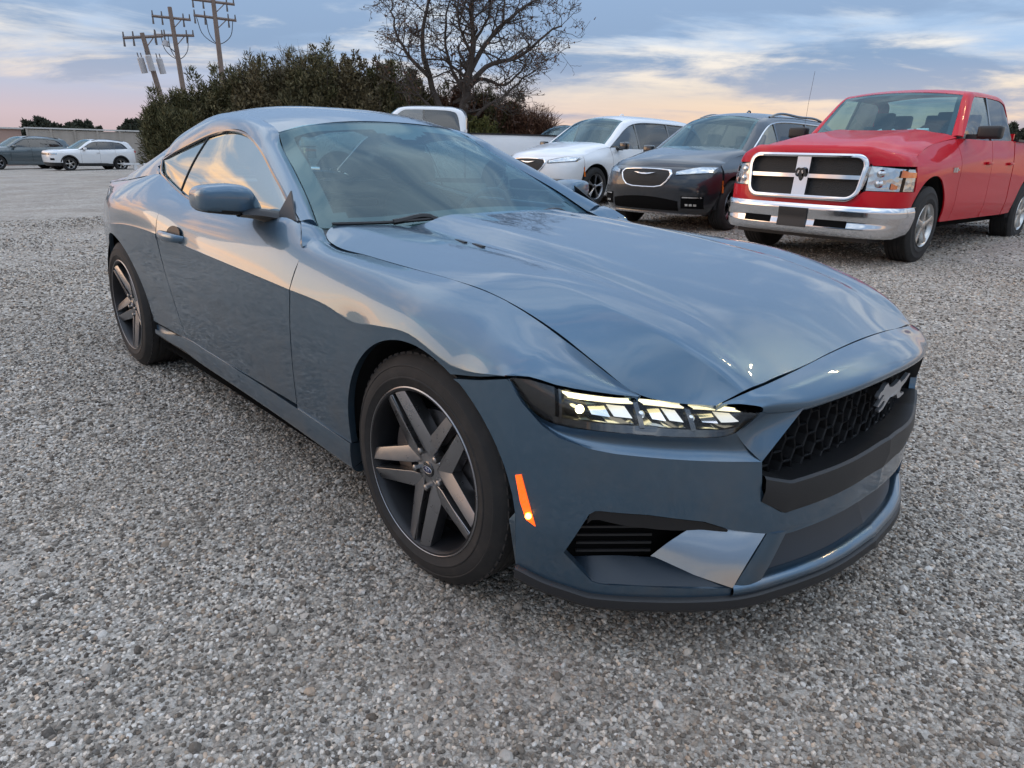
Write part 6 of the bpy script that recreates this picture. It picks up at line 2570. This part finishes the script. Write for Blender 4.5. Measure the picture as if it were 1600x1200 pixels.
TH = 'thicket along the far edge of the lot'
SH = [
    ('olive_shrub', 'brown bush filling the gap right of the second cedar', 'shrub', -30.0, 10.3, 3.6, 1.4, M_MIXED, 'leafy', 8000),
    ('olive_shrub', 'olive bush between the two tall cedars near the rightmost pole', 'shrub', -29.2, 11.6, 4.5, 1.3, M_OLIVE, 'leafy', 8000),
    ('olive_shrub', 'olive bush left of the tallest cedar', 'shrub', -28.3, 13.6, 4.9, 1.35, M_MIXED, 'leafy', 8000),
    ('olive_shrub', 'brownish bush behind the right half of the coupe roof', 'shrub', -27.2, 15.2, 4.9, 1.35, M_OLIVE, 'leafy', 8000),
    ('rust_shrub', 'reddish bush left of the bare tree, above the white pickup cab', 'shrub', -25.7, 17.0, 4.2, 1.3, M_MIXED, 'leafy', 8000),
    ('rust_shrub', 'reddish brown bush between the bare tree and the right end of the thicket', 'shrub', -24.4, 19.4, 3.6, 1.3, M_RUST, 'leafy', 8000),
    ('cedar_tree', 'dark green cedar at the left end of the thicket beside the beige wall', 'tree', -31.2, 8.75, 3.5, 1.5, M_CEDAR, 'cedar', 9000),
    ('cedar_tree', 'spiky cedar second from the left end of the thicket', 'tree', -31.2, 9.9, 3.5, 1.55, M_MIXED, 'cedar', 9000),
    ('cedar_tree', 'dark cedar in the thicket just below the rightmost utility pole', 'tree', -30.4, 11.0, 4.5, 1.6, M_CEDAR, 'cedar', 9000),
    ('cedar_tree', 'tall cedar just right of the rightmost utility pole', 'tree', -29.7, 12.2, 5.0, 1.6, M_MIXED, 'cedar', 9000),
    ('leafless_shrub', 'tall brown leafless shrub between the tall cedars in the thicket', 'shrub', -29.0, 13.2, 5.1, 1.2, M_OLIVE, 'twig', 5200),
    ('cedar_tree', 'tallest cedar in the thicket, behind the front of the coupe roof', 'tree', -28.5, 14.3, 5.4, 1.4, M_CEDAR, 'cedar', 9000),
    ('olive_shrub', 'olive brown bush right of the tallest cedar', 'shrub', -27.8, 15.5, 5.2, 1.35, M_OLIVE, 'leafy', 8000),
    ('cedar_tree', 'cedar with green tips left of the bare tree, above the coupe windshield', 'tree', -27.0, 16.7, 5.0, 1.3, M_GREEN, 'cedar', 8000),
    ('olive_shrub', 'brown bush at the foot of the bare tree, on its left', 'shrub', -26.0, 17.7, 4.2, 1.35, M_OLIVE, 'leafy', 8000),
    ('leafless_shrub', 'dark leafless undergrowth directly behind the bare tree trunk', 'shrub', -25.2, 18.9, 3.7, 1.2, M_RUST, 'twig', 5200),
    ('green_shrub', 'small fresh green bush right of the white pickup cab', 'shrub', -22.6, 18.4, 2.35, .85, M_GREEN, 'leafy', 6000),
    ('cedar_tree', 'cedar right of the bare tree trunk', 'tree', -24.2, 20.1, 3.7, 1.2, M_CEDAR, 'cedar', 8000),
    ('rust_shrub', 'rust brown bush right of the bare tree', 'shrub', -23.5, 21.0, 3.3, 1.2, M_RUST, 'leafy', 7500),
    ('rust_shrub', 'low rust brown bush at the right end of the thicket', 'shrub', -22.7, 21.9, 2.75, 1.05, M_RUST, 'twig', 6500),
    ('cedar_tree', 'low cedar filling the left foot of the thicket', 'tree', -30.2, 9.0, 2.6, 1.55, M_CEDAR, 'cedar', 7000),
    ('cedar_tree', 'dense cedar low in the middle of the thicket', 'tree', -28.0, 12.8, 3.4, 1.5, M_MIXED, 'cedar', 8000),
    ('olive_shrub', 'low brown bush in the middle of the thicket behind the coupe', 'shrub', -26.6, 14.9, 3.3, 1.5, M_OLIVE, 'leafy', 8000),
    ('cedar_tree', 'dark cedar just left of the white pickup cab', 'tree', -25.3, 16.6, 3.2, 1.6, M_CEDAR, 'cedar', 8000),
]
for k, (nm_, lb, ct, x, y, h, rd, mt, kd, n) in enumerate(SH):
    bush(nm_, lb, ct, x, y, h+.1, rd, mt, 100+k, kd, n, TH)
# trees seen over the wall and at the far right
for k, (lb, x, y, h, rd) in enumerate((('pale far tree top over the wall above the grey crossover', -116.7, 19.4, 3.6, 3.0), ('dark far tree top over the wall above the white crossover', -115.9, 23.6, 3.4, 3.4), ('far tree beyond the wall beside the first cedar', -114.2, 30.2, 3.9, 3.0), ('far tree on the horizon right of the red pickup cab', -25.0, 115.0, 6.0, 4.5))):
    zt = tz(x, y)
    bush('far_tree', lb, 'tree', x, y, h-zt+.4, rd, M_FARLEAF, 300+k, 'leafy', 9000, 'far trees', 2.6)


# the bare tree
def bare_tree(label, x, y, seed):
    z0 = tz(x, y)
    t = thing('bare_tree', label, 'tree', (x, y, z0))
    rs = random.Random(seed)
    limbs, twigs, tips = [], [], []
    lat = Vector((.64, .77, 0))
    dep = Vector((-.77, .64, 0))

    def W3(a, h, d=0.0):
        return lat*a*.76+dep*d+Vector((0, 0, h))

    def grow(p, d, length, rad, lvl):
        n = 5
        pts_, rr_ = [p], [rad]
        dd = d.normalized()
        for k in range(n):
            dd = (dd+Vector((rs.gauss(0, .20), rs.gauss(0, .20), rs.gauss(0, .14)+.02))).normalized()
            pts_.append(pts_[-1]+dd*length/n)
            rr_.append(max(.008, rad*(1-.45*(k+1)/n)))
        (limbs if lvl < 1 else twigs).append(tube([tuple(q) for q in pts_], rr_, 5 if lvl < 1 else 3, False))
        if lvl >= 3:
            tips.extend([pts_[-1], pts_[3]])
            return
        for k in range((4, 4, 3)[lvl]):
            i = rs.randint(2, n)
            side = Vector((rs.gauss(0, 1), rs.gauss(0, 1), rs.gauss(0, .7))).normalized()
            nd = (dd*.6+side*.8+Vector((0, 0, .05))).normalized()
            grow(pts_[i], nd, length*rs.uniform(.50, .72), rr_[i]*.62, lvl+1)
    main = [
        ([(0, 0), (.0, 1.5), (.08, 2.6), (.25, 3.4), (.38, 4.1)], .26, .17, 0),
        ([(-.12, .2), (-.5, 1.4), (-1.2, 2.7), (-1.8, 3.9), (-2.1, 5.0), (-2.0, 6.2), (-1.6, 7.4)], .20, .04, .3),
        ([(.35, 4.0), (.62, 5.2), (.50, 6.4), (.85, 7.8)], .15, .04, -.2),
        ([(.36, 4.0), (1.2, 5.1), (2.2, 6.0), (3.4, 6.7), (4.7, 7.2)], .12, .03, .5),
        ([(.3, 3.6), (1.5, 4.4), (3.0, 4.7), (4.2, 5.4), (5.2, 5.9)], .12, .03, -.5),
        ([(.2, 3.3), (1.0, 3.9), (2.3, 3.7), (3.2, 4.2), (3.8, 5.0)], .09, .025, .7),
        ([(.15, 1.9), (1.2, 2.7), (2.3, 3.2), (3.3, 3.9), (3.9, 4.2)], .08, .025, -.8),
        ([(-1.8, 3.9), (-2.9, 4.7), (-3.6, 5.8), (-3.7, 6.8)], .09, .025, .2),
        ([(-1.0, 2.4), (-2.0, 2.9), (-2.9, 3.8), (-3.3, 4.6)], .07, .02, -.6),
        ([(.25, 3.2), (-.5, 4.2), (-.9, 5.4), (-.7, 6.8)], .09, .03, .4),
        ([(.5, 4.8), (-.1, 5.8), (-.2, 7.0)], .07, .025, -.4),
        ([(2.2, 6.0), (2.3, 6.9), (2.9, 7.8)], .06, .02, .6),
        ([(.62, 5.2), (1.4, 6.2), (1.7, 7.5)], .07, .02, .3),
    ]
    for pl, r0_, r1_, dd_ in main:
        n = 14
        P_ = curve([tuple(W3(a, h, dd_*(k/len(pl))*1.6)) for k, (a, h) in enumerate(pl)], n)
        P_ = P_+np.array([[rs.gauss(0, .035) for _ in range(3)] for _ in range(n)])*np.linspace(0, 1, n)[:, None]
        rr_ = np.linspace(r0_, r1_, n)
        limbs.append(tube(P_, rr_, 7, False))
        k0 = 4 if r0_ < .2 else 8
        for i in range(k0, n):
            for _ in range(2):
                tang = Vector(P_[i]-P_[i-1]).normalized()
                side = Vector((rs.gauss(0, 1), rs.gauss(0, 1), rs.gauss(0, .8))).normalized()
                grow(Vector(P_[i]), (tang*.5+side*.9).normalized(), rs.uniform(.7, 1.35), max(.016, rr_[i]*.5), 1 if i < n-1 else 0)
    mesh('trunk', *join(limbs), M_BARK, t)
    tw = mesh('twigs', *join(twigs), M_BARK, t, smooth=False)
    tw['kind'] = 'stuff'
    P = np.array([tuple(q) for q in tips])
    rs2 = np.random.RandomState(seed)
    P = P[rs2.uniform(size=len(P)) < .40]
    P = P+rs2.normal(0, .05, P.shape)
    V, F = leaves(P, rs2.normal(size=P.shape), rs2.uniform(.06, .13, len(P)), rs2.uniform(.035, .07, len(P)), seed)
    fastmesh('crown', V, F, M_RUST, t)
    return t


bare_tree('large bare spreading tree with a few dead leaves, rising above the thicket', -22.9, 17.7, 21)

# lit floodlight standing to the right of the view; it glints in the coupe's nose and the pickup's hood
fl_ = thing('floodlight_pole', 'tall lot floodlight with two lit heads, right of the red pickup', 'floodlight', (2.45, 11.6, tz(2.45, 11.6)))
V, F = tube([(0, 0, 0), (0, 0, 6), (0, 0, 10.4)], [.11, .09, .07], 12)
mesh('pole', V, F, material('galvanised_pole', (.35, .35, .34), .5, .6), fl_)
V, F = tube([(-.55, 0, 10.4), (.55, 0, 10.4)], .035, 8)
mesh('cross_bar', V, F, material('galvanised_pole'), fl_)
M_FLOOD = material('flood_lamp', (1, .9, .7), .3, emis=(1.0, .72, .36), estr=230.0)
for sx in (-.48, .48):
    V, F = box((sx, -.12, 10.42), (.40, .28, .22))
    hd = bevel(mesh('lamp_head', V, F, M_BLACKTRIM, fl_), .02, 2)
    V, F = box((sx, -.265, 10.41), (.38, .015, .20))
    mesh('lamp_glass', V, F, M_FLOOD, hd)
